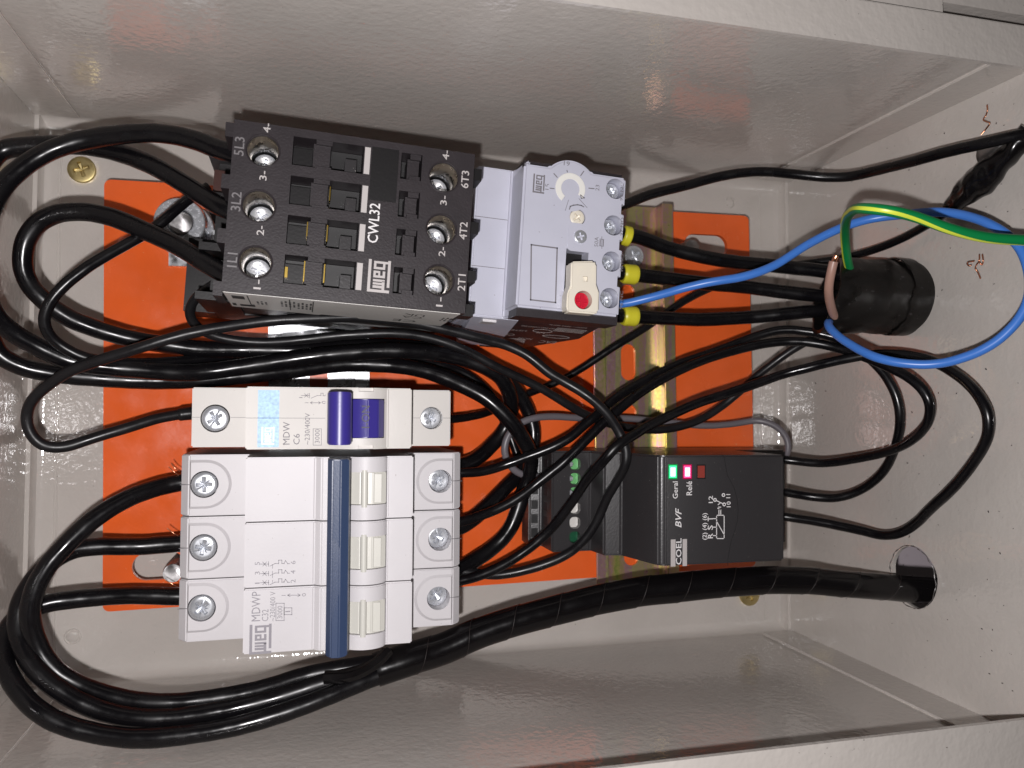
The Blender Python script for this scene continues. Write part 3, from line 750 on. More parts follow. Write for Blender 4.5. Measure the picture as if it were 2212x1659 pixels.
bb = prism_bm([(-13.4, 6), (1, 6), (17.0, 34), (17.0, 59), (-13.4, 59)], -22.7, 22.6, 'y', .6, 2)
for v in bb.verts:
    if v.co.y < 0: v.co.y -= (59-v.co.z)*.105
fin('base_body', bb, 'black_tex', ol.o)
fin('side_frame', box_bm(-15.0, 17.0, 20.6, 24.0, 22, 64.5, .6), 'black_tex', ol.o)
fin('front_frame', box_bm(-15.4, 16.8, -24.0, -20.8, 58, 67.8, .6), 'black_tex', ol.o)
# the lower block that plugs into the contactor
fin('plug_block', prism_bm([(-27.4, 12), (-27.4, 55), (-16.2, 55), (-15.6, 56.5), (-14.6, 66.5), (-13.5, 66.5), (-13.5, 12)], -23.4, 23.6, 'y', .5, 2), 'grey_pl', ol.o, 30)
for y in (7.6, -7.9):
    fin('block_seam', box_bm(-27.3, -16.3, y-.1, y+.1, 54.98, 55.03), 'ink', ol.o, 0)
fin('block_catch', box_bm(-22, -17.6, -24.6, -23.38, 46, 52, .3), 'white', ol.o)
gs = box_bm(-26, -11, -23.6, -20, 12, 54, .3)
for v in gs.verts:
    if v.co.y < -21: v.co.y -= (54-v.co.z)*.11
    v.co.x += (54-v.co.z)*.08
fin('grey_side', gs, 'grey_pl', ol.o)
fin('grey_corner', box_bm(11.5, 17.3, -23.1, -22.4, 46, 58, .3), 'grey_pl', ol.o)
# dial ring with its gap, pointer, keyhole outline
g0, g1 = math.radians(-30), math.radians(238)
ring = circ(*dial, 4.75, 48, g0, g1) + circ(*dial, 2.9, 40, g0, g1)[::-1]
fin('dial_ring', prism_bm(ring, ZO-.4, ZO+.25, 'z', .1, 1), 'dialw', ol.o)
fin('dial_scale', prism_bm(circ(*dial, 6.9, 48), ZO-.2, ZO+.06), 'grey_pl', ol.o)
ol.strokes([[zJ(905, 365), zJ(940, 405)], [zJ(1232, 340), zJ(1200, 385)], [zJ(863, 525), zJ(905, 530)], [zJ(1290, 525), zJ(1345, 530)], [zJ(1048, 330), zJ(1052, 345)]], ZO+.07, .3)
ol.strokes([[zJ(1065, 655), zJ(1030, 770)], [zJ(1180, 640), zJ(1270, 740)]], ZO+.07, .14)
ol.strokes([[zJ(1075, 755), zJ(1085, 725), zJ(1120, 712), zJ(1165, 708), zJ(1205, 715), zJ(1232, 730)]], ZO+.07, .32)
ol.strokes([[zJ(1198, 600), zJ(1240, 632), zJ(1205, 636), zJ(1198, 600)]], ZO+.27, .25)
ol.text('19', *zJ(1012, 272), ZO+.06, 1.3, 1.9, 'ink', ang=0); ol.text('15', *zJ(850, 545), ZO, 1.25, 1.8); ol.text('23', *zJ(1402, 556), ZO, 1.2, 1.8)
w = screw('test_button', ol.o, *wsx, ZO-.2, 2.35, 'phillips', 'cream', 40)
fin('screw_pad', prism_bm(rrect(msx[0]-3.9, msx[0]+3.7, msx[1]-4.6, msx[1]+4.0, 1.2, 4), ZO-.5, ZO+.12, 'z'), 'grey_pl', ol.o)
screw('cover_screw', ol.o, *msx, ZO+.45, 2.05, 'phillips', 'zinc', 20)
for x, y in osc:
    fin('screw_well', lathe_bm([(3.05, 69.4), (2.95, 59.5), (0, 59.5)], 28, x, y), 'grey_pl', ol.o, 40)
    screw('terminal_screw', ol.o, x-.2, y, 66.4, 2.75, 'pozi', 'zinc')
logo(ol, *zJ(795, 588), ZO, 5.7, 3.6, 'ink')
ol.strokes([[zJ(655, 1148), zJ(940, 1185), zK(922, 900), zK(648, 870), zJ(655, 1148)]], ZO, .42)
ol.text('50A', *zJ(1390, 1172), ZO, 1.25, 3.0)
ol.strokes([[zJ(1432, 1060), zJ(1432, 1190)], [zJ(1412, 1085), zJ(1452, 1090), zJ(1448, 1165), zJ(1408, 1160), zJ(1412, 1085)], [zJ(1418, 1100), zJ(1418, 1155)], [zJ(1445, 1100), zJ(1445, 1155)]], ZO, .16)
for s, py in (('95 NC', 665), ('97 NO', 1050), ('98 NO', 1450)):
    ol.text(s, *zJ(1662, py), ZO, .95, 5.6, 'ink')
ol.text('96 NC', *zK(1657, 975), ZO, .95, 5.6, 'ink')
# reset lever with red button
lv = [ol.L(*zK(a, b), 76) for a, b in ((1105, 445), (1350, 440), (1378, 475), (1375, 700), (1405, 790), (1398, 1005), (1370, 1028), (1062, 1002), (1045, 965), (1055, 780), (1090, 728), (1097, 480))]
lever = fin('reset_lever', prism_bm(lv, 70.6, 76, 'z', .5, 3), 'cream', ol.o, 40)
rb = ol.L(*zK(1228, 872), 76)
c = bmesh.new(); add_prism(c, circ(*rb, 2.75, 32), 60, 90); q = ol.L(*zK(1250, 640), 76); add_box(c, q[0]-.75, q[0]+.75, q[1]-.75, q[1]+.75, 75, 90); cut(lever, c)
fin('reset_button', prism_bm(circ(*rb, 2.45, 28), 66, 74.2, 'z', .4, 2), 'red', lever, 40)
for a in (0, 1):
    bm = bmesh.new(); add_box(bm, rb[0]-(1.7 if a else .45), rb[0]+(1.7 if a else .45), rb[1]-(.45 if a else 1.7), rb[1]+(.45 if a else 1.7), 74, 74.9+.01*a); bev(bm, .2, 1)
    fin('button_cross', bm, 'red', lever, 40)
text_obj('AUTO', lever, *ol.L(*zK(1188, 620), 76), 76, 1.0, 3.2, 'cream', 90, t=.12); text_obj('HAND', lever, *ol.L(*zK(1352, 655), 76), 76, 1.0, 4.2, 'cream', 90, t=.12); text_obj('R', lever, *ol.L(*zK(1262, 540), 76), 76, 1.6, 1.4, 'cream', 90, t=.12)
# laser print on the dark side that faces down
yS = -22.74
def ol_side(s, x, z, h, ln): return text_obj(s, ol.o, x, z, 0, h, ln, 'ink_silver', 180, frame=lambda a, b, c_: (a, yS-.03-(59-b)*.105, b))
ol_side('LISTED IND.CONT.EQ.', 6, 47, 1.6, 14); ol_side('UL', 2.6, 40, 2.6, 3.6); ol_side('LISTED', -4, 40, 1.8, 7); ol_side('EAC', 11, 27, 4.2, 6)
ol_side('NOM', 1.5, 28.5, 2.6, 5); ol_side('CE', -6, 33, 3.0, 4); ol_side('MADE IN BRAZIL', 13, 56, 1.3, 12); ol_side('600V~ 3PH 60Hz', 13, 52, 1.3, 13)
bm = bmesh.new()
for k in range(9): add_box(bm, -12, 2-k*.3, yS-.03, yS, 14+k*1.4, 14.5+k*1.4)
for k in range(4): add_box(bm, 4, 14.5, yS-.03, yS, 43+k*1.5, 43.4+k*1.5)
for a in (0, 1):
    for k in range(24):
        t0, t1_ = k/24*2*math.pi, (k+1)/24*2*math.pi
        cx_, cz_, rx, rz_ = ((1.0, 41.2, 3.4, 2.6), (8, 34.5, 5, 2.2))[a]
        add_prism(bm, [(cx_+rx*f*math.cos(t), cz_+rz_*f*math.sin(t)) for t, f in ((t0, 1), (t1_, 1), (t1_, .88), (t0, .88))], yS-.03, yS, 'y')
for v in bm.verts: v.co.y -= (59-v.co.z)*.105
fin('fine_print', bm, 'ink_silver', ol.o, 0)

# =================================================================== phase monitoring relay
zR = zc(2520, 1740, 3.456); zS = zc(2000, 1740, 3.456)
pr = Dev('monitoring_relay', 'black phase monitoring relay with lit green and red indicator lamps', 'relay', 131.0, -34.0, -1.2)
ZR = 61.0
prof = [(-51, 6), (-51, 16), (-46.8, 17), (-46.8, 30), (-32.6, 30), (-31.2, 39.5), (-25.4, 41), (-21.4, 57.8), (-20.4, 60), (-18.6, ZR), (24.2, ZR), (25, 60), (25, 30), (46, 30), (46, 6)]
rb_ = fin('housing', prism_bm(prof, -17.6, 17.6, 'y', .7, 3), 'relay', pr.o, 30)
wy_ = [pr.L(*zS(1000, y), 30)[1] for y in (380, 580, 775, 985, 1185, 1385)]
wxc = pr.L(*zS(1005, 1185), 30)[0]
c = bmesh.new()
for y in wy_: add_prism(c, rrect(wxc-2.0, wxc+2.0, y-2.0, y+2.0, 1.5, 5), 22, 40)
cut(rb_, c, 30)
for i, y in enumerate(wy_):
    t = fin('terminal_block', box_bm(wxc-1.9, wxc+1.9, y-1.9, y+1.9, 22.1, 27.5), 'term_g' if i < 3 else ('sticker' if i < 5 else 'term_dg'), pr.o)
    if i < 3:
        fin('terminal_screw', lathe_bm([(0, 29.2), (.8, 29.1), (1.2, 28.4), (1.25, 27.6)], 20, wxc-1.3, y), 'zinc', t, 40)
    fin('terminal_slot', box_bm(-50.2, -47.2, y-1.6, y+1.6, 16.2, 16.75), 'dark', pr.o, 0)
    fin('slot_glint', box_bm(-46.85, -46.7, y-1.5, y+1.5, 20, 25, .05, 1), 'black_tex', pr.o)
for s, y in (('11', 600), ('10', 820), ('9', 1010), ('8', 1210), ('7', 1415)):
    text_obj(s, pr.o, *pr.L(*zS(880, y+30), 30), 30, 1.9, 2.6 if len(s) > 1 else 1.4, 'relay', 90, t=.15)
for zx, nm in ((555, 'led_g'), (755, 'led_r'), (945, 'led_o')):
    x, y = pr.L(*zR(zx, 482), ZR); fin('indicator_lamp', box_bm(x-1.25, x+1.25, y-1.95, y+1.95, ZR-.4, ZR+.12, .15, 1), nm, pr.o)
    if nm != 'led_o':
        fin('lamp_core', box_bm(x-.8, x+.8, y-1.45, y+1.3, ZR+.1, ZR+.2, .08, 1), 'core_g' if nm == 'led_g' else 'core_r', pr.o)
    fin('lamp_bezel', box_bm(x-1.6, x+1.6, y-2.35, y+2.35, ZR-.3, ZR+.04), {'led_g': 'rim_g', 'led_r': 'rim_r'}.get(nm, 'dark'), pr.o, 0)
for s, p, h, ln, sh in (('Geral', (622, 852), 1.75, 5.5, 0), ('Relé', (818, 805), 1.95, 4.5, 0), ('BVF', (672, 1250), 2.1, 6.3, .3), ('12', (1105, 912), 1.5, 2.3, 0), ('10', (1350, 970), 1.45, 1.9, 0), ('11', (1345, 845), 1.45, 1.3, 0),
                        ('(2) (4) (6)', (1020, 1418), 1.5, 8.6, 0), ('R', (1105, 1398), 1.8, 1.6, 0), ('S', (1105, 1282), 1.8, 1.5, 0), ('T', (1105, 1162), 1.8, 1.5, 0)):
    pr.text(s, *zR(*p), ZR, h, ln, 'ink_white', shear=sh)
bx0 = [pr.L(*zR(a, 1415), ZR)[0] for a in (527, 592, 690, 750)]; by1 = pr.L(*zR(560, 1415), ZR)[1]
for a, b in ((0, 1), (2, 3)): fin('printed_bar', box_bm(bx0[a], bx0[b], by1-8.6, by1, ZR, ZR+.05), 'ink_silver', pr.o, 0)
pr.text('COEL', *zR(672, 1760), ZR, 1.9, 8.4, 'ink_white')
pr.strokes([zrect(zR, 1158, 1082, 1262, 1402), [zR(1160, 1170), zR(1260, 1345)]] + [[zR(1112, y), zR(1158, y)] for y in (1128, 1245, 1362)] +
           [[zR(1190, 1000), zR(1190, 1075)], [zR(1215, 1000), zR(1215, 1075)], [zR(1190, 1000), zR(1215, 1000)], [zR(1175, 985), zR(1220, 1010)], [zR(1135, 870), zR(1260, 930)], [zR(1185, 970), zR(1215, 970)], [zR(1180, 935), zR(1205, 915)]], ZR, .27, 'ink_white')
for a, b in ((1135, 870), (1262, 932), (1252, 803)):
    x, y = pr.L(*zR(a, b), ZR); bm = bmesh.new(); add_prism(bm, circ(x, y, .62, 16), ZR, ZR+.06); fin('printed_symbol', bm, 'ink_white', pr.o, 0)
    bm = bmesh.new(); add_prism(bm, circ(x, y, .3, 12), ZR+.01, ZR+.08); fin('printed_symbol', bm, 'dark', pr.o, 0)
pr.strokes([[zR(1235, 250), zR(1262, 285), zR(1285, 420), zR(1305, 530), zR(1350, 610), zR(1405, 720), zR(1440, 860), zR(1455, 1000), zR(1445, 1150), zR(1410, 1290), zR(1360, 1430), zR(1330, 1580), zR(1312, 1700), zR(1312, 1770)]], ZR-.02, .14, 'dark', 'cover_seam')
fin('cover_step', box_bm(-18.4, -18.2, -16.8, 16.8, ZR-.05, ZR+.05), 'dark', pr.o, 0)

# =================================================================== cables
TK, MD = 2.72, 1.6
def dull(z): return z
# contactor line side loops and their run below the contactor to the three-pole breaker
tail_p2 = [(540, 790, 29), (640, 775, 30), (760, 762, 30), (860, 757, 30), (960, 765, 28), (1040, 790, 27), (1082, 816, 26), (1098, 845, 24), (1104, 869, 21), (1100, 899, 18), (1090, 928, 16.5), (1066, 957, 17), (1027, 993, 21), (994, 1006, 24), (950, 1014, 26)]
cable('power_cable', 'thick black cable bowing high over the left from the 5L3 terminal', [(540, 338, 60), (505, 333, 60), (470, 322, 59), (420, 302, 57), (340, 287, 54), (270, 289, 52), (190, 301, 50), (120, 321, 50), (60, 353, 51), (0, 408, 53), (-32, 480, 56), (-40, 560, 57), (-30, 640, 53), (0, 694, 48), (37, 723, 45), (98, 758, 42), (147, 780, 40), (221, 792, 38), (294, 799, 36), (368, 804, 33), (441, 802, 30)] + tail_p2, TK)
cable('power_cable', 'thick black cable sloping down past the nut to the 3L2 terminal', [(545, 474, 60), (510, 460, 60), (475, 446, 59), (430, 417, 56), (380, 386, 53), (330, 358, 50), (270, 334, 46), (200, 318, 43), (120, 312, 41), (60, 315, 40), (0, 326, 40), (-32, 375, 42), (-44, 450, 43), (-46, 560, 43), (-38, 670, 41), (-18, 740, 39), (0, 768, 38), (49, 792, 36), (123, 808, 34), (221, 817, 32), (343, 824, 29), (441, 819, 26),
       (539, 810, 24), (640, 798, 22), (760, 787, 20), (868, 792, 22), (934, 806, 25), (998, 832, 28), (1047, 857, 30), (1086, 891, 31), (1115, 924, 31), (1135, 957, 29), (1146, 978, 27), (1147, 1005, 24), (1137, 1042, 22), (1126, 1072, 22), (1115, 1111, 22), (1096, 1150, 22), (1066, 1180, 22), (1027, 1209, 24), (994, 1230, 26), (950, 1240, 26)], TK)
cable('power_cable', 'thick black cable in a tight hairpin loop from the 1L1 terminal', [(545, 622, 60), (510, 604, 60), (475, 586, 58), (430, 560, 55), (380, 530, 51), (300, 492, 46), (240, 468, 43), (180, 457, 41), (120, 462, 40), (76, 488, 39), (53, 530, 38), (50, 575, 37), (62, 612, 36), (81, 635, 36), (110, 662, 35), (147, 687, 34), (221, 714, 32), (294, 733, 30), (343, 742, 28), (417, 753, 26), (490, 756, 24), (600, 757, 23), (700, 752, 23), (800, 748, 23), (900, 753, 22), (1000, 773, 20), (1060, 797, 18), (1100, 825, 16), (1125, 857, 14), (1141, 889, 13), (1150, 918, 13), (1153, 948, 13), (1148, 970, 13), (1137, 1000, 14), (1115, 1032, 16), (1094, 1052, 17), (1066, 1081, 19), (1027, 1117, 22), (996, 1138, 25), (950, 1150, 26)], TK)
# lower left loops from the breaker into the taped bundle
cable('power_cable', 'thick black cable curving from the topmost left terminal of the three-pole breaker', [(440, 1036, 26), (386, 1043, 27), (342, 1053, 29), (273, 1078, 33), (205, 1119, 37), (154, 1167, 40), (103, 1222, 42), (75, 1273, 43), (64, 1330, 43), (77, 1389, 42), (107, 1439, 42), (167, 1479, 42), (250, 1506, 43), (333, 1516, 44), (433, 1513, 44), (567, 1489, 44), (667, 1459, 45), (760, 1440, 45), (850, 1428, 45)], TK)
cable('power_cable', 'thick black cable from the middle left terminal of the three-pole breaker', [(440, 1172, 26), (383, 1174, 26), (300, 1180, 27), (200, 1180, 30), (150, 1188, 32), (100, 1222, 34), (62, 1268, 36), (43, 1310, 38), (40, 1356, 40), (52, 1406, 43), (86, 1459, 46), (150, 1506, 48), (233, 1539, 49), (333, 1552, 50), (467, 1538, 50), (600, 1508, 49), (700, 1474, 48), (780, 1452, 47), (860, 1432, 46)], TK)
cable('power_cable', 'thick black cable from the lowest left breaker terminal making the outermost loop', [(440, 1290, 26), (377, 1288, 26), (267, 1286, 26), (167, 1293, 27), (93, 1306, 29), (40, 1330, 32), (14, 1366, 36), (8, 1420, 42), (24, 1470, 47), (67, 1523, 51), (133, 1563, 53), (233, 1589, 54), (333, 1594, 55), (467, 1578, 55), (600, 1543, 54), (737, 1491, 51), (800, 1466, 49), (870, 1440, 47)], TK)
# taped bundle to the hole in the right wall
pl = spline(pts3([(812, 1447, 46.5), (887, 1423, 46), (954, 1402, 45), (1054, 1360, 45), (1171, 1326, 46), (1287, 1297, 47), (1371, 1280, 48), (1475, 1268, 50), (1575, 1258, 52), (1708, 1253, 54), (1841, 1263, 57)]) + [Vector((209, -65.6, 60)), Vector((240, -70, 62))], .7, 4)
def tape_r(s, a, r0=4.95, pitch=15.0):
    u = (s/pitch + a/(2*math.pi)) % 1.0
    return r0 - .35*min(s/120, 1) + .17*(u if u < .95 else (1-u)/.05*.95) + .14*math.sin(a*2+s*.05) + .04*math.sin(s*.31+a)
bo = tag(fin('taped_cable_bundle', tube_bm(pl, 4.6, 40, tape_r), 'tape', None, 30), 'black tape-wrapped cable bundle leaving through the round hole in the right wall', 'cable')
fr = frames(pl); hel = []; sv = 0
for i, (p, t, n, b_) in enumerate(fr):
    if i: sv += (p-fr[i-1][0]).length
    a_h = -2*math.pi*(sv/15.0)-.3
    hel.append(p+(n*math.cos(a_h)+b_*math.sin(a_h))*(tape_r(sv, a_h % (2*math.pi))-.02))
fin('tape_edge', tube_bm(hel, .10, 6), mat('tape_edge', (.014, .009, .008), .5), bo, 60)
# loose tape end where the bundle begins
pl2 = spline(pts3([(700, 1463, 50), (760, 1458, 51), (815, 1430, 52.5), (838, 1405, 51)]), .8, 1)
fin('tape_tail', tube_bm(pl2, 1, 10, lambda s, a: 2.6*abs(math.cos(a))**.8+.15), 'tape', bo, 40)
# control cables
u1, u1l = cable('control_cable', 'black control cable from the single-pole breaker looping at the left edge and crossing over everything', [(440, 893, 26), (405, 893, 26), (385, 896, 27), (340, 903, 29), (270, 925, 32), (200, 946, 34), (130, 967, 36), (88, 962, 37), (64, 935, 38), (58, 897, 39), (73, 861, 41), (108, 830, 43), (147, 803, 46), (200, 783, 48), (245, 768, 49), (300, 750, 50), (370, 730, 50), (450, 712, 49), (560, 697, 47), (680, 687, 46), (780, 685, 45), (880, 694, 45), (960, 712, 45), (1021, 727, 45), (1100, 748, 45), (1145, 771, 46), (1184, 804, 47), (1223, 826, 48), (1272, 857, 50), (1312, 895, 51), (1341, 940, 51), (1354, 970, 52), (1354, 1000, 52), (1338, 1032, 48), (1311, 1076, 43), (1292, 1121, 39), (1262, 1164, 36), (1223, 1197, 33), (1164, 1223, 30), (1106, 1238, 28), (1066, 1243, 27), (1017, 1237, 27), (950, 1230, 26)], 1.62, 'pvc_dull')
a, b = P(384, 896, 27), P(418, 892, 26)
collar('ferrule', u1, a, b, 2.0, 2.1, 'pvc_dull')
cable('control_cable', 'dull black control cable curling out of the contactor coil terminal', [(468, 610, 27), (443, 627, 28), (423, 642, 29), (409, 665, 31), (409, 688, 32), (424, 707, 33), (450, 722, 34), (490, 733, 34), (540, 739, 34), (581, 739, 34), (669, 731, 35), (758, 723, 36), (846, 720, 37), (934, 732, 37), (1008, 757, 37), (1066, 789, 36), (1106, 808, 35), (1164, 836, 34), (1223, 873, 33), (1262, 895, 31), (1321, 917, 28), (1389, 927, 26), (1438, 927, 25), (1487, 916, 25), (1527, 898, 25), (1566, 873, 26), (1595, 849, 28), (1635, 812, 30), (1674, 783, 33), (1713, 755, 37), (1760, 727, 43), (1800, 706, 50), (1850, 690, 54)], 1.5, 'pvc_dull')
cable('control_cable', 'black cable lying across the hex nut and bending round at the left', [(450, 404, 38), (405, 432, 40), (380, 453, 41), (355, 475, 42), (320, 500, 43), (280, 523, 45), (245, 543, 46), (196, 571, 48), (147, 608, 49), (112, 647, 49), (94, 689, 48), (105, 726, 46), (137, 751, 44), (172, 769, 43), (215, 779, 41), (294, 784, 36), (392, 779, 28), (500, 770, 20), (620, 765, 15), (760, 768, 12), (900, 780, 11), (1000, 805, 10), (1060, 850, 10), (1085, 900, 10), (1105, 945, 10), (1118, 985, 11), (1135, 1030, 12), (1175, 1062, 12)], 1.62)
cable('control_cable', 'black control cable from the topmost right terminal of the three-pole breaker to the relay', [(940, 1022, 28), (994, 1022, 30), (1047, 1018, 34), (1086, 1006, 37), (1145, 984, 39), (1194, 965, 41), (1233, 944, 42), (1262, 918, 42), (1292, 894, 42), (1321, 867, 41), (1380, 830, 39), (1458, 790, 37), (1537, 761, 37), (1595, 740, 39), (1654, 720, 42), (1693, 712, 45), (1733, 715, 48), (1790, 726, 53), (1841, 748, 58), (1901, 796, 64), (1935, 853, 68), (1945, 903, 68), (1938, 953, 64), (1908, 1020, 55), (1858, 1060, 46), (1808, 1076, 40), (1758, 1073, 34), (1695, 1063, 29), (1655, 1056, 27)], 1.62)
cable('control_cable', 'black control cable from the middle right terminal of the three-pole breaker to the relay', [(940, 1134, 28), (996, 1127, 31), (1027, 1118, 34), (1086, 1095, 38), (1125, 1073, 40), (1155, 1050, 42), (1184, 1026, 43), (1213, 1003, 44), (1253, 964, 45), (1302, 914, 45), (1331, 889, 45), (1380, 851, 44), (1458, 805, 43), (1537, 772, 43), (1615, 749, 45), (1674, 739, 48), (1733, 738, 52), (1791, 748, 57), (1850, 766, 64), (1910, 788, 73), (1975, 822, 82), (2008, 862, 86), (2008, 903, 84), (1975, 946, 75), (1925, 973, 64), (1841, 993, 49), (1775, 1000, 38), (1695, 993, 29), (1655, 988, 27)], 1.62)
cable('control_cable', 'black control cable sweeping widest at the right wall to the lowest relay terminal', [(940, 1262, 28), (991, 1256, 30), (1047, 1240, 33), (1106, 1211, 36), (1155, 1176, 38), (1184, 1148, 40), (1213, 1113, 43), (1243, 1072, 47), (1272, 1028, 52), (1302, 997, 56), (1331, 965, 58), (1370, 941, 57), (1399, 922, 55), (1458, 893, 50), (1517, 866, 48), (1576, 848, 48), (1635, 828, 50), (1693, 808, 53), (1741, 797, 57), (1808, 780, 62), (1875, 767, 67), (1941, 766, 74), (2008, 777, 83), (2058, 803, 91), (2108, 846, 100), (2135, 893, 104), (2135, 943, 103), (2108, 993, 97), (2058, 1053, 88), (2008, 1100, 78), (1975, 1133, 70), (1941, 1153, 63), (1908, 1158, 57), (1858, 1146, 50), (1775, 1129, 40), (1695, 1116, 31), (1655, 1110, 28)], 1.65)
fcab, _ = cable('control_cable', 'thin black cable rising diagonally from the single-pole breaker to a taped splice', [(930, 908, 26), (976, 906, 24), (1017, 899, 20), (1057, 889, 14), (1086, 876, 10), (1135, 853, 8.5), (1194, 830, 9), (1233, 810, 10), (1282, 779, 12), (1331, 746, 14), (1409, 698, 16), (1468, 657, 17), (1497, 640, 18), (1560, 612, 20), (1608, 592, 22), (1660, 580, 25), (1750, 568, 32), (1860, 549, 46), (1950, 515, 62), (2010, 482, 75), (2060, 445, 87), (2110, 396, 96), (2170, 345, 106), (2225, 280, 113)], 1.45)
# taped splice on it
sp = spline(pts3([(2030, 468, 79), (2055, 447, 85), (2085, 420, 91), (2115, 392, 96), (2150, 362, 102), (2185, 328, 108), (2225, 280, 113)]), .6, 2)
def sp_r(s, a):
    u = s/52
    return 1.7 + 3.0*math.exp(-((u-.36)/.20)**2) + 1.2*math.exp(-((u-.75)/.2)**2) + .35*math.sin(a*3+s*.4)*math.exp(-((u-.4)/.3)**2) + .15*math.sin(s*1.1+a*2)
fin('taped_splice', tube_bm(sp, 3, 28, sp_r), 'tape', fcab, 30, label='lumpy black tape wrapped splice')
cable('control_cable', 'long black cable along the top from the overload relay to the upper right', [(1325, 452, 36), (1360, 438, 34), (1400, 421, 33), (1475, 403, 33), (1540, 385, 34), (1591, 376, 36), (1650, 371, 39), (1724, 377, 43), (1775, 382, 47), (1830, 381, 53), (1875, 373, 60), (1950, 355, 75), (2042, 330, 91), (2130, 308, 104), (2240, 284, 116)], 1.75)
cable('control_cable', 'grey control cable looping from the left side of the relay over to its right side', [(1190, 1030, 18), (1168, 1030, 20), (1145, 1030, 22), (1115, 1020, 23), (1094, 997, 24), (1088, 967, 25), (1094, 944, 25), (1115, 918, 25), (1145, 904, 25), (1184, 899, 23), (1243, 902, 20), (1300, 905, 17), (1360, 905, 16), (1458, 914, 16), (1517, 919, 16), (1595, 914, 17), (1635, 908, 19), (1664, 914, 22), (1689, 930, 25), (1703, 955, 27), (1700, 985, 27), (1670, 1000, 27)], 1.25, 'pvc_grey')
# motor cables from the overload relay into the sleeve
for i, (lb, lst) in enumerate((
    ('uppermost', [(1320, 503, 40), (1380, 512, 40), (1440, 534, 40), (1520, 556, 42), (1600, 568, 44), (1700, 577, 48), (1780, 585, 52), (1850, 603, 56), (1920, 620, 58)]),
    ('middle', [(1320, 588, 40), (1380, 594, 40), (1440, 601, 40), (1500, 609, 40), (1600, 620, 42), (1720, 634, 48), (1850, 645, 54), (1920, 648, 57)]),
    ('lowest', [(1320, 681, 40), (1380, 684, 39), (1440, 687, 38), (1520, 690, 37), (1620, 686, 40), (1720, 676, 46), (1850, 662, 51), (1920, 658, 53)]))):
    o, pl = cable('motor_cable', '%s of the three black motor cables with yellow ferrules beside the overload relay' % lb, lst, 2.45)
    a = P(1345, lst[0][1]+.5*(lst[1][1]-lst[0][1]), 40); b = P((1361, 1375, 1375)[i], lst[1][1], 40)
    collar('ferrule', o, a, b, 3.4, 3.5, 'ferrule')
    fin('ferrule_mouth', tube_bm([b-(b-a).normalized()*.3, b+(b-a).normalized()*.05], 2.95, 24), 'dark', o, 40)
# blue neutral, protective conductor, brown conductor
cable('neutral_cable', 'bright blue cable looping at the right from the sleeve back to the overload relay', [(1850, 690, 52), (1815, 696, 58), (1793, 692, 64), (1790, 703, 69), (1808, 724, 74), (1850, 752, 82), (1900, 775, 90), (1960, 787, 96), (2020, 787, 101), (2080, 772, 107), (2140, 745, 113), (2190, 702, 118), (2222, 650, 122), (2226, 590, 124), (2204, 534, 121), (2150, 491, 115), (2090, 467, 107), (2020, 458, 98), (1950, 463, 89), (1890, 470, 83), (1830, 487, 79), (1750, 526, 75), (1680, 571, 72), (1640, 588, 71), (1600, 599, 69), (1540, 608, 66), (1475, 622, 61), (1410, 641, 55), (1350, 656, 51), (1300, 660, 49)], 1.36, 'pvc_blue')
gpl = spline(pts3([(1900, 630, 56), (1860, 620, 60), (1843, 600, 64), (1831, 565, 70), (1826, 522, 77), (1826, 484, 88), (1837, 459, 104), (1868, 450, 120), (1920, 455, 125), (1980, 469, 126), (2050, 494, 127), (2130, 513, 128), (2240, 520, 130)]), .7, 3)
ge = tag(fin('earth_cable', tube_bm(gpl, 1.42, 20), 'pvc_green', None, 60), 'green earth cable with a yellow stripe bending up out of the sleeve', 'cable')
bm = bmesh.new(); fr = frames(gpl); prev = None; n = len(fr)
for i, (p, t, nn, bb) in enumerate(fr):
    u = i/n
    v = Vector((0, 0, CAMZ))-p; v = (v-t*v.dot(t)).normalized(); w = t.cross(v)
    phi = math.radians(-62 if u < .42 else -62+(u-.42)/.58*150)
    row = [bm.verts.new(p+(v*math.cos(phi+d)+w*math.sin(phi+d))*1.44) for d in (-.34, -.17, 0, .17, .34)]
    if prev:
        for k in range(4): bm.faces.new((prev[k], prev[k+1], row[k+1], row[k]))
    prev = row
fin('yellow_stripe', bm, 'pvc_yellow', ge, 60)
br_, brl = cable('brown_wire', 'short pinkish-brown wire end with bare copper beside the sleeve mouth', [(1850, 715, 55), (1825, 706, 59), (1806, 689, 65), (1794, 658, 72), (1790, 622, 78), (1795, 588, 81), (1801, 565, 82)], 1.4, 'pvc_brown')
fin('copper_tip', tube_bm(spline(pts3([(1799, 572, 82), (1803, 560, 82), (1807, 552, 82.5)]), .4, 0), .9, 10, lambda s, a: .85+.15*math.sin(a*5)), 'copper', br_, 60)

# sleeve through the right wall
sl_o = thing('cable_sleeve', 'scuffed black sleeve of the motor cable coming through the right wall', 'sleeve', (0, 0, 0))
bm = bmesh.new(); ns, nl = 96, 44; R0, R1 = 13.0, 11.7
def svert(k, j, r):
    a = 2*math.pi*k/ns; y, z = 37.4+r*math.cos(a), 58+r*math.sin(a)
    xs = 176.0 - .36*(z-58) + .32*(y-37.4) + .4*math.sin(a*5)
    u = j/nl; x = xs+(213-xs)*u
    rr = 1+.016*math.sin(x*.45+a*2)+.014*math.sin(a*3+1+x*.1)+.004*math.sin(a*7+x*.5)
    return (x, 37.4+(y-37.4)*rr, 58+(z-58)*rr)
vo = [[bm.verts.new(svert(k, j, R0)) for k in range(ns)] for j in range(nl+1)]
vi = [[bm.verts.new(svert(k, j, R1)) for k in range(ns)] for j in range(nl+1)]
for g in (vo, vi):
    for a, b in zip(g, g[1:]):
        for k in range(ns): bm.faces.new((a[k], a[(k+1) % ns], b[(k+1) % ns], b[k]))
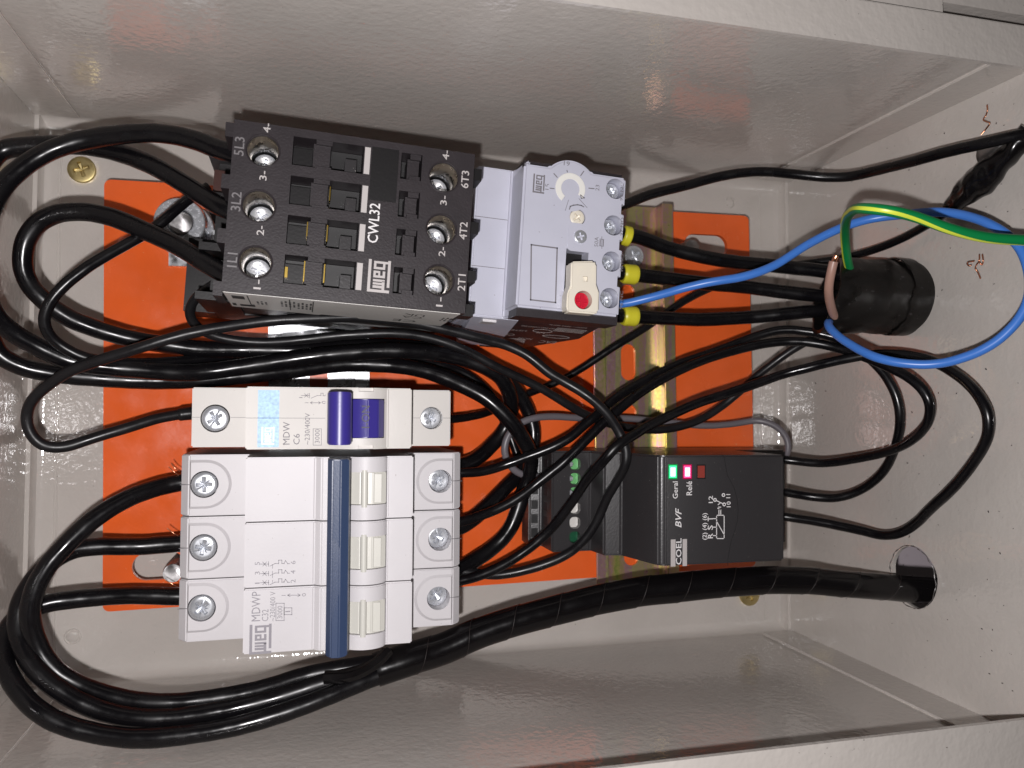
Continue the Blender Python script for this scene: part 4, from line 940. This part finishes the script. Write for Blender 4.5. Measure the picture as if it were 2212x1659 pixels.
for k in range(ns):
    bm.faces.new((vo[0][k], vo[0][(k+1) % ns], vi[0][(k+1) % ns], vi[0][k])); bm.faces.new((vo[-1][k], vo[-1][(k+1) % ns], vi[-1][(k+1) % ns], vi[-1][k]))
fin('sleeve_tube', bm, 'sleeve', sl_o, 40)
# ragged tape collar where it meets the wall
bm = bmesh.new(); rows_ = []
for j in range(7):
    rows_.append([bm.verts.new((200.5+j*1.1+(1.3*math.sin(k*.13)+.5*math.sin(k*.41)+.25*math.sin(k*1.3) if j == 0 else 0), 37.4+(13.3+.3*math.sin(k*.2)+(.35 if j else .1))*math.cos(2*math.pi*k/ns), 58+(13.2+.25*math.sin(k*.26)+(.3 if j else 0))*math.sin(2*math.pi*k/ns))) for k in range(ns)])
for a, b in zip(rows_, rows_[1:]):
    for k in range(ns): bm.faces.new((a[k], a[(k+1) % ns], b[(k+1) % ns], b[k]))
fin('sleeve_collar', bm, 'sleeve', sl_o, 40)

# =================================================================== copper scraps, chips, frayed strands
def scrap(label, pts, r=.21):
    pl = spline([PX(px, py, 206.0-(.25+.5*(i % 2))) for i, (px, py) in enumerate(pts)], .4, 0)
    return tag(fin('copper_strand', tube_bm(pl, r, 8), 'copper', None, 60), label, 'wire scrap', 'copper strand scraps on the right wall')
zW = zc(3280, 1000, 2.765); zX = zc(3280, 0, 2.765)
scrap('zigzag copper strand above the long black cable on the right wall', [zX(1805, 1160), zX(1808, 1220), zX(1790, 1275), zX(1762, 1320), zX(1800, 1342), zX(1835, 1360), zX(1790, 1425), zX(1740, 1485)])
scrap('forked copper strand scrap on the right wall below the green cable', [zW(1720, 40), zW(1718, 110), zW(1685, 160), zW(1675, 190), zW(1705, 240), zW(1732, 305)])
scrap('bent copper loop lying against the forked copper strand', [zW(1752, 40), zW(1762, 110), zW(1748, 155), zW(1725, 130), zW(1715, 100)])
scrap('small hooked copper scrap left of the forked copper strand', [zW(1665, 112), zW(1600, 122), zW(1585, 140), zW(1610, 165), zW(1632, 155)], .22)
bm = bmesh.new()
for _ in range(120):
    px, py = random.uniform(1760, 2200), random.uniform(180, 1500)
    p = PX(px, py, 206.2)
    if p.z < -10 or p.z > 105 or p.y > 95 or p.y < -92: continue
    s = random.choice((.18, .22, .28, .4)); a = random.uniform(0, 3.14); l = s*random.uniform(.8, 1.8)
    dy, dz = math.cos(a), math.sin(a)
    vs = [bm.verts.new((p.x+u, p.y+dy*v*l-dz*w_*s*.5, p.z+dz*v*l+dy*w_*s*.5)) for u in (0, -.15) for v, w_ in ((-.5, -.5), (.5, -.5), (.5, .5), (-.5, .5))]
    for f in ((0, 1, 2, 3), (4, 7, 6, 5), (0, 4, 5, 1), (1, 5, 6, 2), (2, 6, 7, 3), (3, 7, 4, 0)): bm.faces.new([vs[i] for i in f])
o = fin('drilling_dust', bm, 'black_smooth', None, 0); o['kind'] = 'stuff'; o['label'] = 'dark drilling chips stuck to the right wall'; o['category'] = 'dust'
for k, (px, py) in enumerate(((384, 1012), (382, 1020), (381, 1152), (379, 1262))):
    base = P(px+4, py+6, 28)
    pl = spline([base, base+Vector((-1.2, 1.0, .6)), base+Vector((-2.4-.4*k % 2, 2.6, .3))], .3, 0)
    fin('frayed_strand', tube_bm(pl, .14, 6), 'copper', cb3.o, 60)
    ob = bpy.data.objects['frayed_strand'] if k == 0 else None
for ob in [o for o in bpy.data.objects if o.name.startswith('frayed_strand')]:
    ob.parent = None; mw = cb3.o; ob.parent = mw
    ob.matrix_parent_inverse = (Matrix.Translation(Vector((7.3, -40.3, 0))*MM) @ Matrix.Rotation(math.radians(-1.0), 4, 'Z')).inverted()
